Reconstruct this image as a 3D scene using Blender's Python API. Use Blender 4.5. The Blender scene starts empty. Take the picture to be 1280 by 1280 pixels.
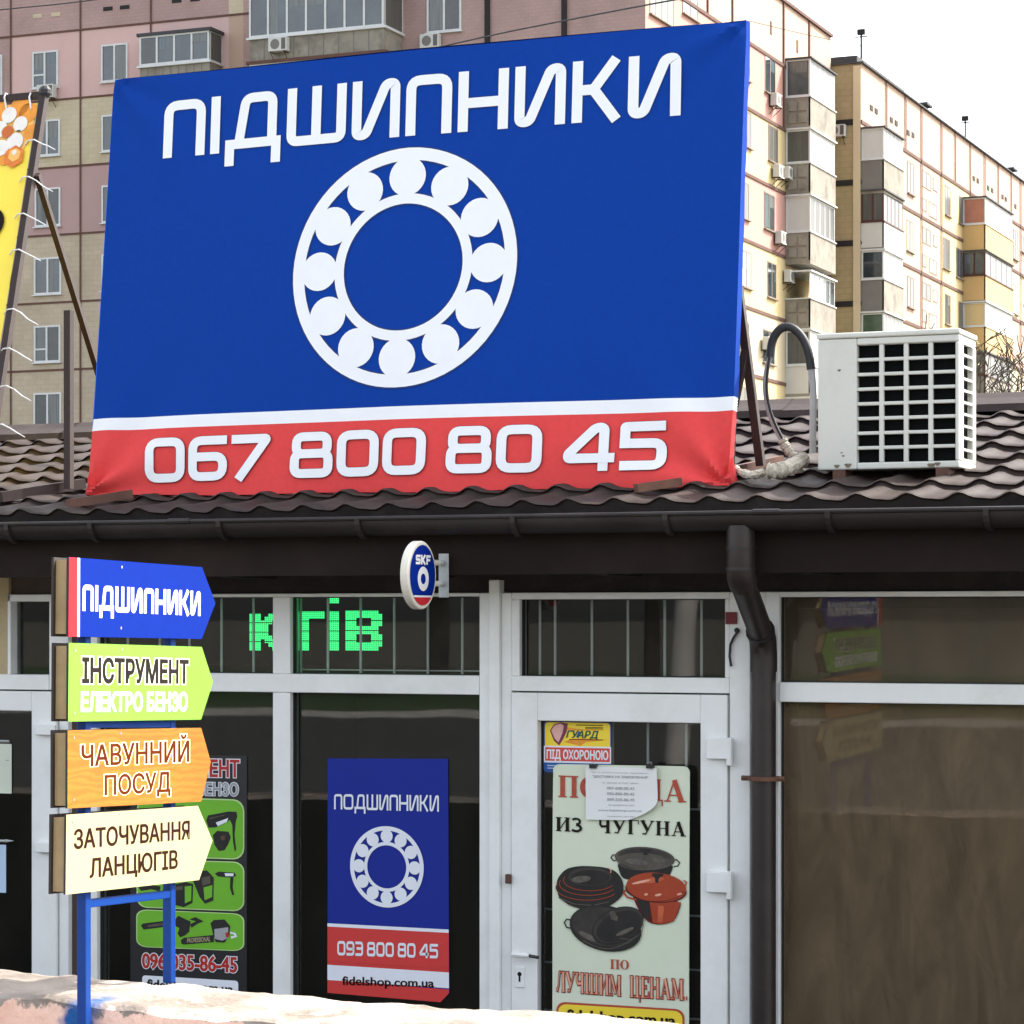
import bpy, bmesh, math, random
from mathutils import Vector, Matrix
random.seed(7)
R_ = math.radians
C = bpy.context.scene.collection
scene = bpy.context.scene

# ------------------------------------------------------------------ camera
FPX = 3300.0                       # focal length in photo pixels (photo is 1280 square)
PSI = R_(22.6)
HOR = 770.0                        # horizon row
CAM = Vector((10.5*math.sin(PSI), -10.5*math.cos(PSI), 2.35))
FW = Vector((-math.sin(PSI), math.cos(PSI), 0)); RT = Vector((math.cos(PSI), math.sin(PSI), 0)); UP = Vector((0, 0, 1))
cd = bpy.data.cameras.new('camera'); cam = bpy.data.objects.new('camera', cd); C.objects.link(cam)
cam.location = CAM; cam.rotation_euler = (R_(90), 0, PSI)
cd.sensor_fit = 'HORIZONTAL'; cd.sensor_width = 36; cd.lens = 36*FPX/1280
cd.shift_y = (HOR-640)/1280; cd.clip_start = 0.1; cd.clip_end = 3000
scene.camera = cam

# ------------------------------------------------------------------ light
SUN_EL, SUN_AZ = R_(45), R_(50)    # azimuth from +x (along the shop) towards +y (behind it)
sdir = Vector((math.cos(SUN_EL)*math.cos(SUN_AZ), math.cos(SUN_EL)*math.sin(SUN_AZ), math.sin(SUN_EL)))
w = bpy.data.worlds.new('World'); scene.world = w; w.use_nodes = True
nt = w.node_tree; nt.nodes.clear()
sky = nt.nodes.new('ShaderNodeTexSky'); sky.sky_type = 'NISHITA'; sky.sun_disc = False
sky.sun_elevation = SUN_EL; sky.sun_rotation = math.pi/2 - SUN_AZ
sky.air_density = 1.0; sky.dust_density = 4.0; sky.ozone_density = 1.0; sky.altitude = 100
bg = nt.nodes.new('ShaderNodeBackground'); bg.inputs['Strength'].default_value = 0.15
hs = nt.nodes.new('ShaderNodeHueSaturation'); hs.inputs['Saturation'].default_value = 0.38
wo = nt.nodes.new('ShaderNodeOutputWorld')
nt.links.new(sky.outputs[0], hs.inputs['Color']); nt.links.new(hs.outputs[0], bg.inputs[0]); nt.links.new(bg.outputs[0], wo.inputs[0])
sl = bpy.data.lights.new('sun', 'SUN'); sl.energy = 2.1; sl.angle = R_(0.5); sl.color = (1.0, 0.955, 0.88)
so = bpy.data.objects.new('sun', sl); C.objects.link(so)
so.rotation_euler = (-sdir).to_track_quat('-Z', 'Y').to_euler(); so.location = (10, 10, 30)
scene.view_settings.view_transform = 'Standard'; scene.view_settings.look = 'None'
scene.view_settings.gamma = 1.0; scene.view_settings.exposure = 1.95
scene.cycles.max_bounces = 8; scene.cycles.transparent_max_bounces = 12
scene.cycles.use_denoising = True

# ------------------------------------------------------------------ pixel -> place on a real surface
def ray(px, py): return FW + RT*((px-640)/FPX) + UP*((HOR-py)/FPX)
def on_plane(px, py, p, n):
    d = ray(px, py); return CAM + d*((p-CAM).dot(n)/d.dot(n))
def on_y(px, py, y): return on_plane(px, py, Vector((0, y, 0)), Vector((0, 1, 0)))
def on_x(px, py, x): return on_plane(px, py, Vector((x, 0, 0)), Vector((1, 0, 0)))
def on_z(px, py, z): return on_plane(px, py, Vector((0, 0, z)), Vector((0, 0, 1)))
def fx(px, y=0.0): return on_y(px, 770, y).x
def fz(px, py, y=0.0): return on_y(px, py, y).z

# ------------------------------------------------------------------ materials
def lin(c):
    return tuple((v/12.92 if v <= 0.04045 else ((v+0.055)/1.055)**2.4) for v in c)
def hexc(h): return lin(tuple(int(h[i:i+2], 16)/255 for i in (0, 2, 4)))
MATS = {}
def mat(name, col, rough=0.6, amt=0.12, scale=6.0, bump=0.0, bscale=60.0, metal=0.0, spec=0.4, dirt=None, dscale=1.5, damt=0.5, stretch=(1, 1, 1), emit=0.0):
    if isinstance(col, str): col = hexc(col)
    m = bpy.data.materials.new(name); m.use_nodes = True; t = m.node_tree; N, L = t.nodes, t.links
    b = N['Principled BSDF']; b.inputs['Roughness'].default_value = rough; b.inputs['Metallic'].default_value = metal
    b.inputs['Specular IOR Level'].default_value = spec
    tc = N.new('ShaderNodeTexCoord'); mp = N.new('ShaderNodeMapping'); mp.inputs['Scale'].default_value = stretch
    L.new(tc.outputs['Object'], mp.inputs[0])
    nz = N.new('ShaderNodeTexNoise'); nz.inputs['Scale'].default_value = scale; nz.inputs['Detail'].default_value = 6; nz.inputs['Roughness'].default_value = 0.65
    L.new(mp.outputs[0], nz.inputs['Vector'])
    mr = N.new('ShaderNodeMapRange'); mr.inputs[1].default_value = 0.3; mr.inputs[2].default_value = 0.7
    mr.inputs[3].default_value = 1-amt; mr.inputs[4].default_value = 1+amt
    L.new(nz.outputs[0], mr.inputs[0])
    mx = N.new('ShaderNodeVectorMath'); mx.operation = 'SCALE'; mx.inputs[0].default_value = col[:3]
    L.new(mr.outputs[0], mx.inputs['Scale'])
    out = mx.outputs[0]
    if dirt:
        if isinstance(dirt, str): dirt = hexc(dirt)
        n2 = N.new('ShaderNodeTexNoise'); n2.inputs['Scale'].default_value = dscale; n2.inputs['Detail'].default_value = 8; n2.inputs['Roughness'].default_value = 0.7
        L.new(mp.outputs[0], n2.inputs['Vector'])
        m2 = N.new('ShaderNodeMapRange'); m2.inputs[1].default_value = 0.48; m2.inputs[2].default_value = 0.72; m2.inputs[4].default_value = damt
        L.new(n2.outputs[0], m2.inputs[0])
        mc = N.new('ShaderNodeMix'); mc.data_type = 'RGBA'
        L.new(m2.outputs[0], mc.inputs[0]); L.new(out, mc.inputs[6]); mc.inputs[7].default_value = (*dirt[:3], 1)
        out = mc.outputs[2]
    L.new(out, b.inputs['Base Color'])
    if bump:
        n3 = N.new('ShaderNodeTexNoise'); n3.inputs['Scale'].default_value = bscale; n3.inputs['Detail'].default_value = 5
        L.new(tc.outputs['Object'], n3.inputs['Vector'])
        bp = N.new('ShaderNodeBump'); bp.inputs['Strength'].default_value = bump; bp.inputs['Distance'].default_value = 0.02
        L.new(n3.outputs[0], bp.inputs['Height']); L.new(bp.outputs[0], b.inputs['Normal'])
    if emit:
        b.inputs['Emission Color'].default_value = (*col[:3], 1); b.inputs['Emission Strength'].default_value = emit
    MATS[name] = m; return m
def brickmat(name, col, mortar, bw, bh, axis, rough=0.7, var=0.035, msize=0.012):
    """small ceramic facing tiles in courses; axis 'x' or 'y' says along which way the wall runs"""
    m = mat(name, col, rough, 0.1, 0.35, dirt=mortar, dscale=0.25, damt=0.35); t = m.node_tree; N, L = t.nodes, t.links
    b = N['Principled BSDF']; src = b.inputs['Base Color'].links[0].from_socket
    tc = N.new('ShaderNodeTexCoord'); sp = N.new('ShaderNodeSeparateXYZ'); cb = N.new('ShaderNodeCombineXYZ')
    L.new(tc.outputs['Object'], sp.inputs[0]); L.new(sp.outputs[0 if axis == 'x' else 1], cb.inputs[0]); L.new(sp.outputs[2], cb.inputs[1])
    br = N.new('ShaderNodeTexBrick'); br.inputs['Scale'].default_value = 1; br.inputs['Brick Width'].default_value = bw; br.inputs['Row Height'].default_value = bh
    br.inputs['Mortar Size'].default_value = msize; br.inputs['Mortar Smooth'].default_value = 0.3; br.inputs['Bias'].default_value = 0
    br.inputs['Color1'].default_value = (1-var,)*3+(1,); br.inputs['Color2'].default_value = (1+var,)*3+(1,); br.inputs['Mortar'].default_value = (0.88, 0.87, 0.86, 1)
    L.new(cb.outputs[0], br.inputs['Vector'])
    mx = N.new('ShaderNodeMix'); mx.data_type = 'RGBA'; mx.blend_type = 'MULTIPLY'; mx.inputs[0].default_value = 1; mx.clamp_result = False
    L.new(src, mx.inputs[6]); L.new(br.outputs[0], mx.inputs[7]); L.new(mx.outputs[2], b.inputs['Base Color'])
    return m
def glassmat(name, tint=(0.9, 0.93, 0.92), dust=0.0, dustcol=(0.2, 0.17, 0.13), refl=1.0):
    m = bpy.data.materials.new(name); m.use_nodes = True; t = m.node_tree; N, L = t.nodes, t.links; N.clear()
    o = N.new('ShaderNodeOutputMaterial'); tr = N.new('ShaderNodeBsdfTransparent'); tr.inputs[0].default_value = (*tint, 1)
    gl = N.new('ShaderNodeBsdfGlossy'); gl.inputs['Roughness'].default_value = 0.015
    fr = N.new('ShaderNodeFresnel'); fr.inputs[0].default_value = 1.55
    sc = N.new('ShaderNodeMath'); sc.operation = 'MULTIPLY'; sc.inputs[1].default_value = refl; sc.use_clamp = True
    L.new(fr.outputs[0], sc.inputs[0])
    # slight waviness of float glass
    tc = N.new('ShaderNodeTexCoord'); nz = N.new('ShaderNodeTexNoise'); nz.inputs['Scale'].default_value = 2.2; nz.inputs['Detail'].default_value = 1
    L.new(tc.outputs['Object'], nz.inputs['Vector']); bp = N.new('ShaderNodeBump'); bp.inputs['Strength'].default_value = 0.022; bp.inputs['Distance'].default_value = 0.02
    L.new(nz.outputs[0], bp.inputs['Height']); L.new(bp.outputs[0], gl.inputs['Normal'])
    mx = N.new('ShaderNodeMixShader'); L.new(sc.outputs[0], mx.inputs[0]); L.new(tr.outputs[0], mx.inputs[1]); L.new(gl.outputs[0], mx.inputs[2])
    fin = mx.outputs[0]
    if dust:
        df = N.new('ShaderNodeBsdfDiffuse'); df.inputs[0].default_value = (*dustcol, 1)
        n2 = N.new('ShaderNodeTexNoise'); n2.inputs['Scale'].default_value = 3; n2.inputs['Detail'].default_value = 9; n2.inputs['Roughness'].default_value = 0.75; n2.inputs['Distortion'].default_value = 0.8
        mp = N.new('ShaderNodeMapping'); mp.inputs['Scale'].default_value = (2.2, 1, 0.6); L.new(tc.outputs['Object'], mp.inputs[0]); L.new(mp.outputs[0], n2.inputs['Vector'])
        mr = N.new('ShaderNodeMapRange'); mr.inputs[1].default_value = 0.3; mr.inputs[2].default_value = 0.75; mr.inputs[3].default_value = dust*0.35; mr.inputs[4].default_value = dust
        L.new(n2.outputs[0], mr.inputs[0]); m3 = N.new('ShaderNodeMixShader')
        L.new(mr.outputs[0], m3.inputs[0]); L.new(fin, m3.inputs[1]); L.new(df.outputs[0], m3.inputs[2]); fin = m3.outputs[0]
    L.new(fin, o.inputs[0]); MATS[name] = m; return m

# ------------------------------------------------------------------ mesh builder
class MB:
    def __init__(s): s.v = []; s.f = []; s.mi = []; s.mats = []
    def m(s, mt):
        if isinstance(mt, str): mt = MATS[mt]
        if mt not in s.mats: s.mats.append(mt)
        return s.mats.index(mt)
    def add(s, vs, fs, mt):
        o = len(s.v); k = s.m(mt); s.v += [Vector(v) for v in vs]
        for f in fs: s.f.append([i+o for i in f]); s.mi.append(k)
        return s
    def poly(s, pts, mt): return s.add(pts, [list(range(len(pts)))], mt)
    def obox(s, o, ax, ay, az, mt):
        o, ax, ay, az = map(Vector, (o, ax, ay, az))
        vs = [o, o+ax, o+ax+ay, o+ay, o+az, o+ax+az, o+ax+ay+az, o+ay+az]
        return s.add(vs, [[3, 2, 1, 0], [4, 5, 6, 7], [0, 1, 5, 4], [1, 2, 6, 5], [2, 3, 7, 6], [3, 0, 4, 7]], mt)
    def box(s, x0, x1, y0, y1, z0, z1, mt): return s.obox((x0, y0, z0), (x1-x0, 0, 0), (0, y1-y0, 0), (0, 0, z1-z0), mt)
    def tube(s, pts, r, mt, n=8, cap=True, sq=False):
        pts = [Vector(p) for p in pts]; rs = r if isinstance(r, (list, tuple)) else [r]*len(pts)
        rings = []; up = None
        for i, p in enumerate(pts):
            d = (pts[min(i+1, len(pts)-1)]-pts[max(i-1, 0)]).normalized()
            if up is None: up = Vector((0, 0, 1)) if abs(d.z) < 0.9 else Vector((1, 0, 0))
            a = d.cross(up)
            if a.length < 1e-4: a = d.cross(Vector((0, 1, 0)))
            a.normalize(); b = a.cross(d).normalized(); up = b
            nn = 4 if sq else n
            rings.append([p + (a*math.cos(2*math.pi*(k+(.5 if sq else 0))/nn)+b*math.sin(2*math.pi*(k+(.5 if sq else 0))/nn))*rs[i]*(1.414 if sq else 1) for k in range(nn)])
        vs = [v for g in rings for v in g]; nn = len(rings[0]); fs = []
        for i in range(len(rings)-1):
            for k in range(nn): fs.append([i*nn+k, i*nn+(k+1) % nn, (i+1)*nn+(k+1) % nn, (i+1)*nn+k])
        if cap: fs.append(list(range(nn))[::-1]); fs.append([(len(rings)-1)*nn+k for k in range(nn)])
        return s.add(vs, fs, mt)
    def grid(s, fn, nu, nv, mt):
        vs = [fn(i/nu, j/nv) for j in range(nv+1) for i in range(nu+1)]
        return s.add(vs, [[j*(nu+1)+i, j*(nu+1)+i+1, (j+1)*(nu+1)+i+1, (j+1)*(nu+1)+i] for j in range(nv) for i in range(nu)], mt)
    def ball(s, c, r, mt, n=8, sq=(1, 1, 1)):
        c = Vector(c)
        return s.grid(lambda u, v: c+Vector((r*sq[0]*math.sin(math.pi*v)*math.cos(2*math.pi*u), r*sq[1]*math.sin(math.pi*v)*math.sin(2*math.pi*u), r*sq[2]*math.cos(math.pi*v))), n, max(4, n//2), mt)
    def build(s, name, parent=None, origin=None, smooth=False, bevel=0.0, label=None, cat=None, group=None, kind=None):
        org = Vector(origin) if origin is not None else Vector((0, 0, 0))
        q = parent
        while q is not None: org = org + q.location; q = q.parent
        me = bpy.data.meshes.new(name); me.from_pydata([tuple(v-org) for v in s.v], [], s.f)
        for mt in s.mats: me.materials.append(mt)
        me.polygons.foreach_set('material_index', s.mi)
        if smooth: me.polygons.foreach_set('use_smooth', [True]*len(s.f)); me.update()
        if smooth: me.set_sharp_from_angle(angle=R_(38))
        me.update(); o = bpy.data.objects.new(name, me); C.objects.link(o)
        if parent is not None: o.parent = parent
        elif origin is not None: o.location = origin
        if bevel:
            b = o.modifiers.new('bevel', 'BEVEL'); b.width = bevel; b.segments = 2; b.limit_method = 'ANGLE'; b.angle_limit = R_(50)
        return tag(o, label, cat, group, kind)
def tag(o, label=None, cat=None, group=None, kind=None):
    for k, v in (('label', label), ('category', cat), ('group', group), ('kind', kind)):
        if v: o[k] = v
    return o
def thing(name, loc, label, cat, group=None):
    o = bpy.data.objects.new(name, None); C.objects.link(o); o.location = loc; o.empty_display_size = 0.1
    return tag(o, label, cat, group)
def copy_tree(o, parent=None):
    c = o.copy(); C.objects.link(c); c.parent = parent
    for ch in list(o.children): copy_tree(ch, c)
    return c

# ------------------------------------------------------------------ flat work on a plane: signs, lettering
class Plane:
    """a real plane: origin, direction along it, direction up it; optional height field for cloth"""
    def __init__(s, o, a, b, disp=None):
        s.o = Vector(o); s.a = Vector(a).normalized(); s.b = Vector(b).normalized(); s.n = s.a.cross(s.b).normalized(); s.disp = disp
        if s.n.dot(CAM-s.o) < 0: s.n = -s.n
    def px(s, x, y):
        p = on_plane(x, y, s.o, s.n)-s.o; bb = s.a.dot(s.b)
        return (p.dot(s.a), p.dot(s.b))
    def at(s, a, b, off=0.0):
        return s.o+s.a*a+s.b*b+s.n*(off+(s.disp(a, b) if s.disp else 0))
    def P(s, x, y, off=0.0): return s.at(*s.px(x, y), off)
def quad(pl, TL, TR, BR, BL):
    q = [pl.px(*p) for p in (TL, TR, BR, BL)]
    def f(u, v, off=0.0):
        a = tuple(q[3][i]*(1-u)*(1-v)+q[2][i]*u*(1-v)+q[1][i]*u*v+q[0][i]*(1-u)*v for i in (0, 1))
        return pl.at(a[0], a[1], off)
    return f
_tc = {}
def inter(s, weight=0.0):
    """lettering outlines from the built-in font, as (verts, faces) with cap height 1"""
    k = (s, weight)
    if k not in _tc:
        cu = bpy.data.curves.new('t', 'FONT'); cu.body = s; cu.size = 1; cu.offset = weight; cu.resolution_u = 4; cu.fill_mode = 'FRONT'
        ob = bpy.data.objects.new('t', cu); C.objects.link(ob)
        dg = bpy.context.evaluated_depsgraph_get(); me = ob.evaluated_get(dg).to_mesh()
        vs = [(v.co.x, v.co.y/0.727) for v in me.vertices]; fs = [list(p.vertices) for p in me.polygons]
        ob.evaluated_get(dg).to_mesh_clear(); bpy.data.objects.remove(ob); bpy.data.curves.remove(cu)
        _tc[k] = (vs, fs)
    return _tc[k]
_lp = {}
def outlines(s):
    """closed outline loops of the lettering"""
    if s not in _lp:
        cu = bpy.data.curves.new('t', 'FONT'); cu.body = s; cu.size = 1
        ob = bpy.data.objects.new('t', cu); C.objects.link(ob); loops = []
        dg = bpy.context.evaluated_depsgraph_get(); cc = ob.to_curve(dg)
        for sp_ in cc.splines:
            bz = sp_.bezier_points; lp = []
            for i in range(len(bz)):
                p0, p1, p2, p3 = bz[i].co, bz[i].handle_right, bz[(i+1) % len(bz)].handle_left, bz[(i+1) % len(bz)].co
                straight = abs((p1-p0).cross(p3-p0).z)+abs((p2-p0).cross(p3-p0).z) < 1e-5
                for k in range(1 if straight else 4):
                    t = k/4; v = p0*(1-t)**3+p1*3*t*(1-t)**2+p2*3*t*t*(1-t)+p3*t**3; lp.append((v.x, v.y/0.727))
            if len(lp) > 2: loops.append(lp)
        ob.to_curve_clear(); bpy.data.objects.remove(ob); bpy.data.curves.remove(cu); _lp[s] = loops
    return _lp[s]
def text(B, q, s, mt, off, weight=0.0, grow=None, slant=0.0):
    """fits s into the unit square of q (caps fill its height); weight strokes the outline to make it bolder"""
    vs, fs = inter(s); g = weight if grow is None else grow
    x0 = min(v[0] for v in vs)-g; x1 = max(v[0] for v in vs)+g; k0 = (x1-x0)
    M = lambda v, o: q((v[0]-x0)/k0+slant*v[1], (v[1]*(1-2*g)+g), o)
    B.add([M(v, off) for v in vs], fs, mt)
    if weight:
        for k, lp in enumerate(outlines(s)):
            a, f = strip(lp, 2*weight, True); n = len(a)//2
            pts = [Vector(v) for v in lp]; cl = [pts[0]]
            for i, g_ in enumerate(f): B.add([M((a[j].x, a[j].y), off+.00008*(1+k % 2)+.00005*(i % 3)) for j in g_], [[0, 1, 2, 3]], mt)
def fillet(pts, r, closed=False, n=5):
    out = []; N = len(pts)
    for i, p in enumerate(pts):
        if not closed and i in (0, N-1): out.append(Vector(p)); continue
        a, b, c = Vector(pts[i-1]), Vector(p), Vector(pts[(i+1) % N])
        d1, d2 = (a-b), (c-b); rr = min(r, d1.length*.5, d2.length*.5)
        p1, p2 = b+d1.normalized()*rr, b+d2.normalized()*rr
        for k in range(n+1):
            t = k/n; out.append(p1*(1-t)**2+b*2*t*(1-t)+p2*t*t)
    return out
def strip(pts, w, closed=False):
    """2D stroke of even width -> (verts, faces)"""
    pts = [Vector(p) for p in pts]
    cl = [pts[0]]
    for p in pts[1:]:
        if (p-cl[-1]).length > 1e-5: cl.append(p)
    pts = cl; N = len(pts); L, Rr = [], []
    for i, p in enumerate(pts):
        pa = pts[i-1] if (i or closed) else None; pb = pts[(i+1) % N] if (i < N-1 or closed) else None
        if pa is None: t = (pb-p).normalized(); k = 1
        elif pb is None: t = (p-pa).normalized(); k = 1
        else:
            t1 = (p-pa).normalized(); t2 = (pb-p).normalized(); t = (t1+t2)
            t = t.normalized() if t.length > 1e-4 else t1; k = 1/max(0.45, t.dot(t1))
        n = Vector((-t.y, t.x))*w/2*k; L.append(p+n); Rr.append(p-n)
    vs = L+Rr; fs = [[i, (i+1) % N, N+(i+1) % N, N+i] for i in range(N if closed else N-1)]
    return vs, fs
def square_glyph(ch, s):
    a = s/2; r = 0.16
    if ch == 'П': w = .76; return w, [([(a, 0), (a, 1-a), (w-a, 1-a), (w-a, 0)], r, 0)]
    if ch == 'І': return s, [([(a, 0), (a, 1)], 0, 0)]
    if ch == 'Д': w = 1.0; return w, [([(.24, .1), (.36, 1-a), (.84, 1-a), (.84, .1)], r*.8, 0), ([(a, -.24), (a, a+.05), (w-a, a+.05), (w-a, -.24)], 0.0, 0)]
    if ch == 'Ш': w = 1.04; return w, [([(a, 1), (a, a), (w-a, a), (w-a, 1)], r*.7, 0), ([(w/2, a), (w/2, 1)], 0, 0)]
    if ch == 'И': w = .82; return w, [([(a, 1), (a, a), (.24, a), (w-.24, 1-a), (w-a, 1-a), (w-a, 0)], r*.8, 0)]
    if ch == 'Н': w = .82; return w, [([(a, 0), (a, 1)], 0, 0), ([(w-a, 0), (w-a, 1)], 0, 0), ([(a, .47), (w-a, .47)], 0, 0)]
    if ch == 'К': w = .78; return w, [([(a, 0), (a, 1)], 0, 0), ([(a, .52), (.34, .52), (w-.09, 1.0)], .05, 0), ([(.34, .52), (w-.07, 0.0)], 0, 0)]
    if ch in 'О0': w = .9; return w, [([(a, a), (a, 1-a), (w-a, 1-a), (w-a, a)], .2, 1)]
    if ch == '6': w = .88; return w, [([(w-.02, 1-a), (a, 1-a), (a, a), (w-a, a), (w-a, .54), (a, .54)], .2, 0)]
    if ch == '9': w = .88; return w, [([(.02, a), (w-a, a), (w-a, 1-a), (a, 1-a), (a, .46), (w-a, .46)], .2, 0)]
    if ch == '7': w = .88; return w, [([(0, 1-a), (w-a, 1-a), (.18, 0)], .06, 0)]
    if ch == '8': w = .92; return w, [([(a+.03, .53), (a+.03, 1-a), (w-a-.03, 1-a), (w-a-.03, .53)], .15, 1), ([(a, a), (a, .53), (w-a, .53), (w-a, a)], .15, 1)]
    if ch == '4': w = 1.0; return w, [([(.78, 0), (.78, 1-a), (.62, 1-a), (a, .36), (a, .27), (w, .27)], .1, 0)]
    if ch == '5': w = .9; return w, [([(w-.02, 1-a), (a, 1-a), (a, .56-a)], .03, 0), ([(a*.6, .56), (w-a, .56), (w-a, a), (.02, a)], .17, 0)]
    if ch == '3': w = .86; return w, [([(.02, 1-a), (w-a, 1-a), (w-a, a), (.02, a)], .18, 0), ([(.14, .52), (w-a, .52)], 0, 0)]
    if ch == 'S': w = .8; return w, [([(w, 1-a), (a, 1-a), (a, .5), (w-a, .5), (w-a, a), (0, a)], .05, 0)]
    if ch == 'K': w = .85; return w, [([(a, 0), (a, 1)], 0, 0), ([(a, .5), (.3, .5), (w-.1, 1)], 0, 0), ([(.3, .5), (w-.1, 0)], 0, 0)]
    if ch == 'F': w = .75; return w, [([(a, 0), (a, 1-a), (w, 1-a)], 0, 0), ([(a, .48), (w-.1, .48)], 0, 0)]
    return .45, []
def square_text(B, q, s, mt, off, stroke=.165, gap=.105, fat=0.0, space=.32):
    gl = []; x = 0
    for ch in s:
        w, st = square_glyph(ch, stroke)
        if not st: x += space-gap; continue
        gl.append((x, st)); x += w+gap
    W = x-gap; k = 0
    for gx, st in gl:
        for pts, r, closed in st:
            pp = fillet(pts, r, closed) if r else [Vector(p) for p in pts]
            vs, fs = strip(pp, stroke+fat, closed)
            B.add([q((v.x+gx)/W, v.y, off+0.00015*(k % 3)) for v in vs], fs, mt); k += 1
def serif_glyph(ch):
    """heavy stems, hairline bars, slab serifs: list of (polyline, width)"""
    T, t = .22, .06
    def stem(x, y0=0, y1=1): return [([(x, y0), (x, y1)], T), ([(x-.19, .03), (x+.19, .03)], t), ([(x-.19, .97), (x+.19, .97)], t)]
    if ch == 'П': return .95, stem(.21)+stem(.74)+[([(.1, .97), (.85, .97)], t)]
    if ch == 'О': return .86, [('ring', .43, .5, .43, .5, .22, .45)]
    if ch == 'С': return .8, [('arc', .43, .5, .36, .44, 50, 310, .17), ([(.72, .62), (.72, .98)], t)]
    if ch == 'У': return .92, [([(.12, 1), (.5, .3)], T), ([(.82, 1), (.5, .35), (.36, .06), (.14, .08)], .09), ([(0, .97), (.34, .97)], t), ([(.64, .97), (.95, .97)], t)]
    if ch == 'Д': return 1.0, [([(.76, .04), (.76, 1)], T), ([(.24, .04), (.42, 1)], .07), ([(.36, .97), (.9, .97)], t), ([(.03, -.22), (.03, .05), (.97, .05), (.97, -.22)], t)]
    if ch == 'А': return .98, [([(.44, 1), (.78, 0)], T), ([(.44, .97), (.13, 0)], .07), ([(.22, .3), (.66, .3)], t), ([(0, .03), (.3, .03)], t), ([(.6, .03), (.98, .03)], t)]
    if ch == 'И': return 1.0, stem(.21)+stem(.79)+[([(.25, .1), (.75, .9)], .07)]
    if ch == 'З': return .74, [('arc', .3, .74, .26, .2, -90, 150, .15), ('arc', .31, .27, .31, .22, -150, 90, .17)]
    if ch == 'Ч': return .9, stem(.68)+[([(.16, 1), (.16, .6), (.26, .46), (.66, .5)], .15), ([(0, .97), (.36, .97)], t)]
    if ch == 'Г': return .78, stem(.21)+[([(.15, .97), (.74, .97), (.74, .7)], t)]
    if ch == 'Н': return .98, stem(.21)+stem(.77)+[([(.2, .5), (.78, .5)], t)]
    if ch == 'Л': return .95, stem(.74)+[([(.85, .97), (.3, .97)], t), ([(.36, .97), (.26, .3), (.16, .06), (.02, .1)], .1)]
    if ch == 'Ш': return 1.35, stem(.2)+stem(.67)+stem(1.14)+[([(.2, .03), (1.14, .03)], t)]
    if ch == 'М': return 1.15, stem(.94)+[([(.16, 0), (.16, 1)], .07), ([(.2, 1), (.56, .1)], .18), ([(.56, .05), (.86, .95)], .06), ([(0, .03), (.32, .03)], t), ([(0, .97), (.25, .97)], t)]
    if ch == 'Ц': return 1.0, stem(.21)+stem(.74)+[([(.2, .03), (.96, .03), (.96, -.25)], t)]
    if ch == 'Е': return .8, stem(.21)+[([(.2, .97), (.7, .97), (.7, .72)], t), ([(.2, .03), (.74, .03), (.74, .32)], t), ([(.2, .51), (.52, .51)], t), ([(.52, .38), (.52, .64)], t)]
    if ch == '.': return .25, [([(.12, 0), (.12, .18)], .18)]
    return .45, []
def serif_text(B, q, s, mt, off, gap=.06, fat=0.0):
    x = 0; gl = []
    for ch in s:
        wd, st = serif_glyph(ch); gl.append((x, st)); x += wd+gap
    W = x-gap; k = 0
    for gx, st in gl:
        for it in st:
            if it[0] == 'ring':
                _, cx, cy, rx, ry, tx, ty = it; n = 24; rx += fat/2; ry += fat/2
                o = [(cx+rx*math.cos(2*math.pi*i/n), cy+ry*math.sin(2*math.pi*i/n)) for i in range(n)]
                i_ = [(cx+(rx-tx-fat)*math.cos(2*math.pi*i/n), cy+(ry-.06-fat)*math.sin(2*math.pi*i/n)) for i in range(n)]
                vs = o+i_; fs = [[i, (i+1) % n, n+(i+1) % n, n+i] for i in range(n)]
            elif it[0] == 'arc':
                _, cx, cy, rx, ry, a0, a1, wd = it
                vs, fs = strip([(cx+rx*math.cos(R_(a0+(a1-a0)*i/14)), cy+ry*math.sin(R_(a0+(a1-a0)*i/14))) for i in range(15)], wd+fat); vs = [(v.x, v.y) for v in vs]
            else:
                vs, fs = strip(it[0], it[1]+fat); vs = [(v.x, v.y) for v in vs]
            B.add([q((v[0]+gx)/W, v[1], off+.00012*(k % 5)) for v in vs], fs, mt); k += 1
def circ(cx, cy, rx, ry, n=32, a0=0, a1=360): return [(cx+rx*math.cos(R_(a0+(a1-a0)*i/n)), cy+ry*math.sin(R_(a0+(a1-a0)*i/n))) for i in range(n+(0 if a1-a0 == 360 else 1))]
def rrect(u0, v0, u1, v1, r, asp=1.0, n=4):
    """rounded rectangle in unit coords; asp = width/height of one unit"""
    ry = r*asp; out = []
    for cx, cy, a in ((u1-r, v1-ry, 0), (u0+r, v1-ry, 90), (u0+r, v0+ry, 180), (u1-r, v0+ry, 270)):
        out += [(cx+r*math.cos(R_(a+90*i/n)), cy+ry*math.sin(R_(a+90*i/n))) for i in range(n+1)]
    return out
def bearing(B, pl, c, rad, mt, off):
    """the roller-bearing emblem: two rings and twelve balls"""
    def ring(r1, r2, o):
        n = 72; vs = [pl.at(c[0]+r*rad*math.cos(2*math.pi*i/n), c[1]+r*rad*math.sin(2*math.pi*i/n), o) for r in (r1, r2) for i in range(n)]
        B.add(vs, [[i, (i+1) % n, n+(i+1) % n, n+i] for i in range(n)], mt)
    ring(1, .895, off); ring(.615, .53, off)
    for k in range(12):
        a = R_(90+30*k); B.poly([pl.at(c[0]+rad*(.757*math.cos(a)+.163*math.cos(t)), c[1]+rad*(.757*math.sin(a)+.163*math.sin(t)), off+.0005) for t in [2*math.pi*i/28 for i in range(28)]], mt)
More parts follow.
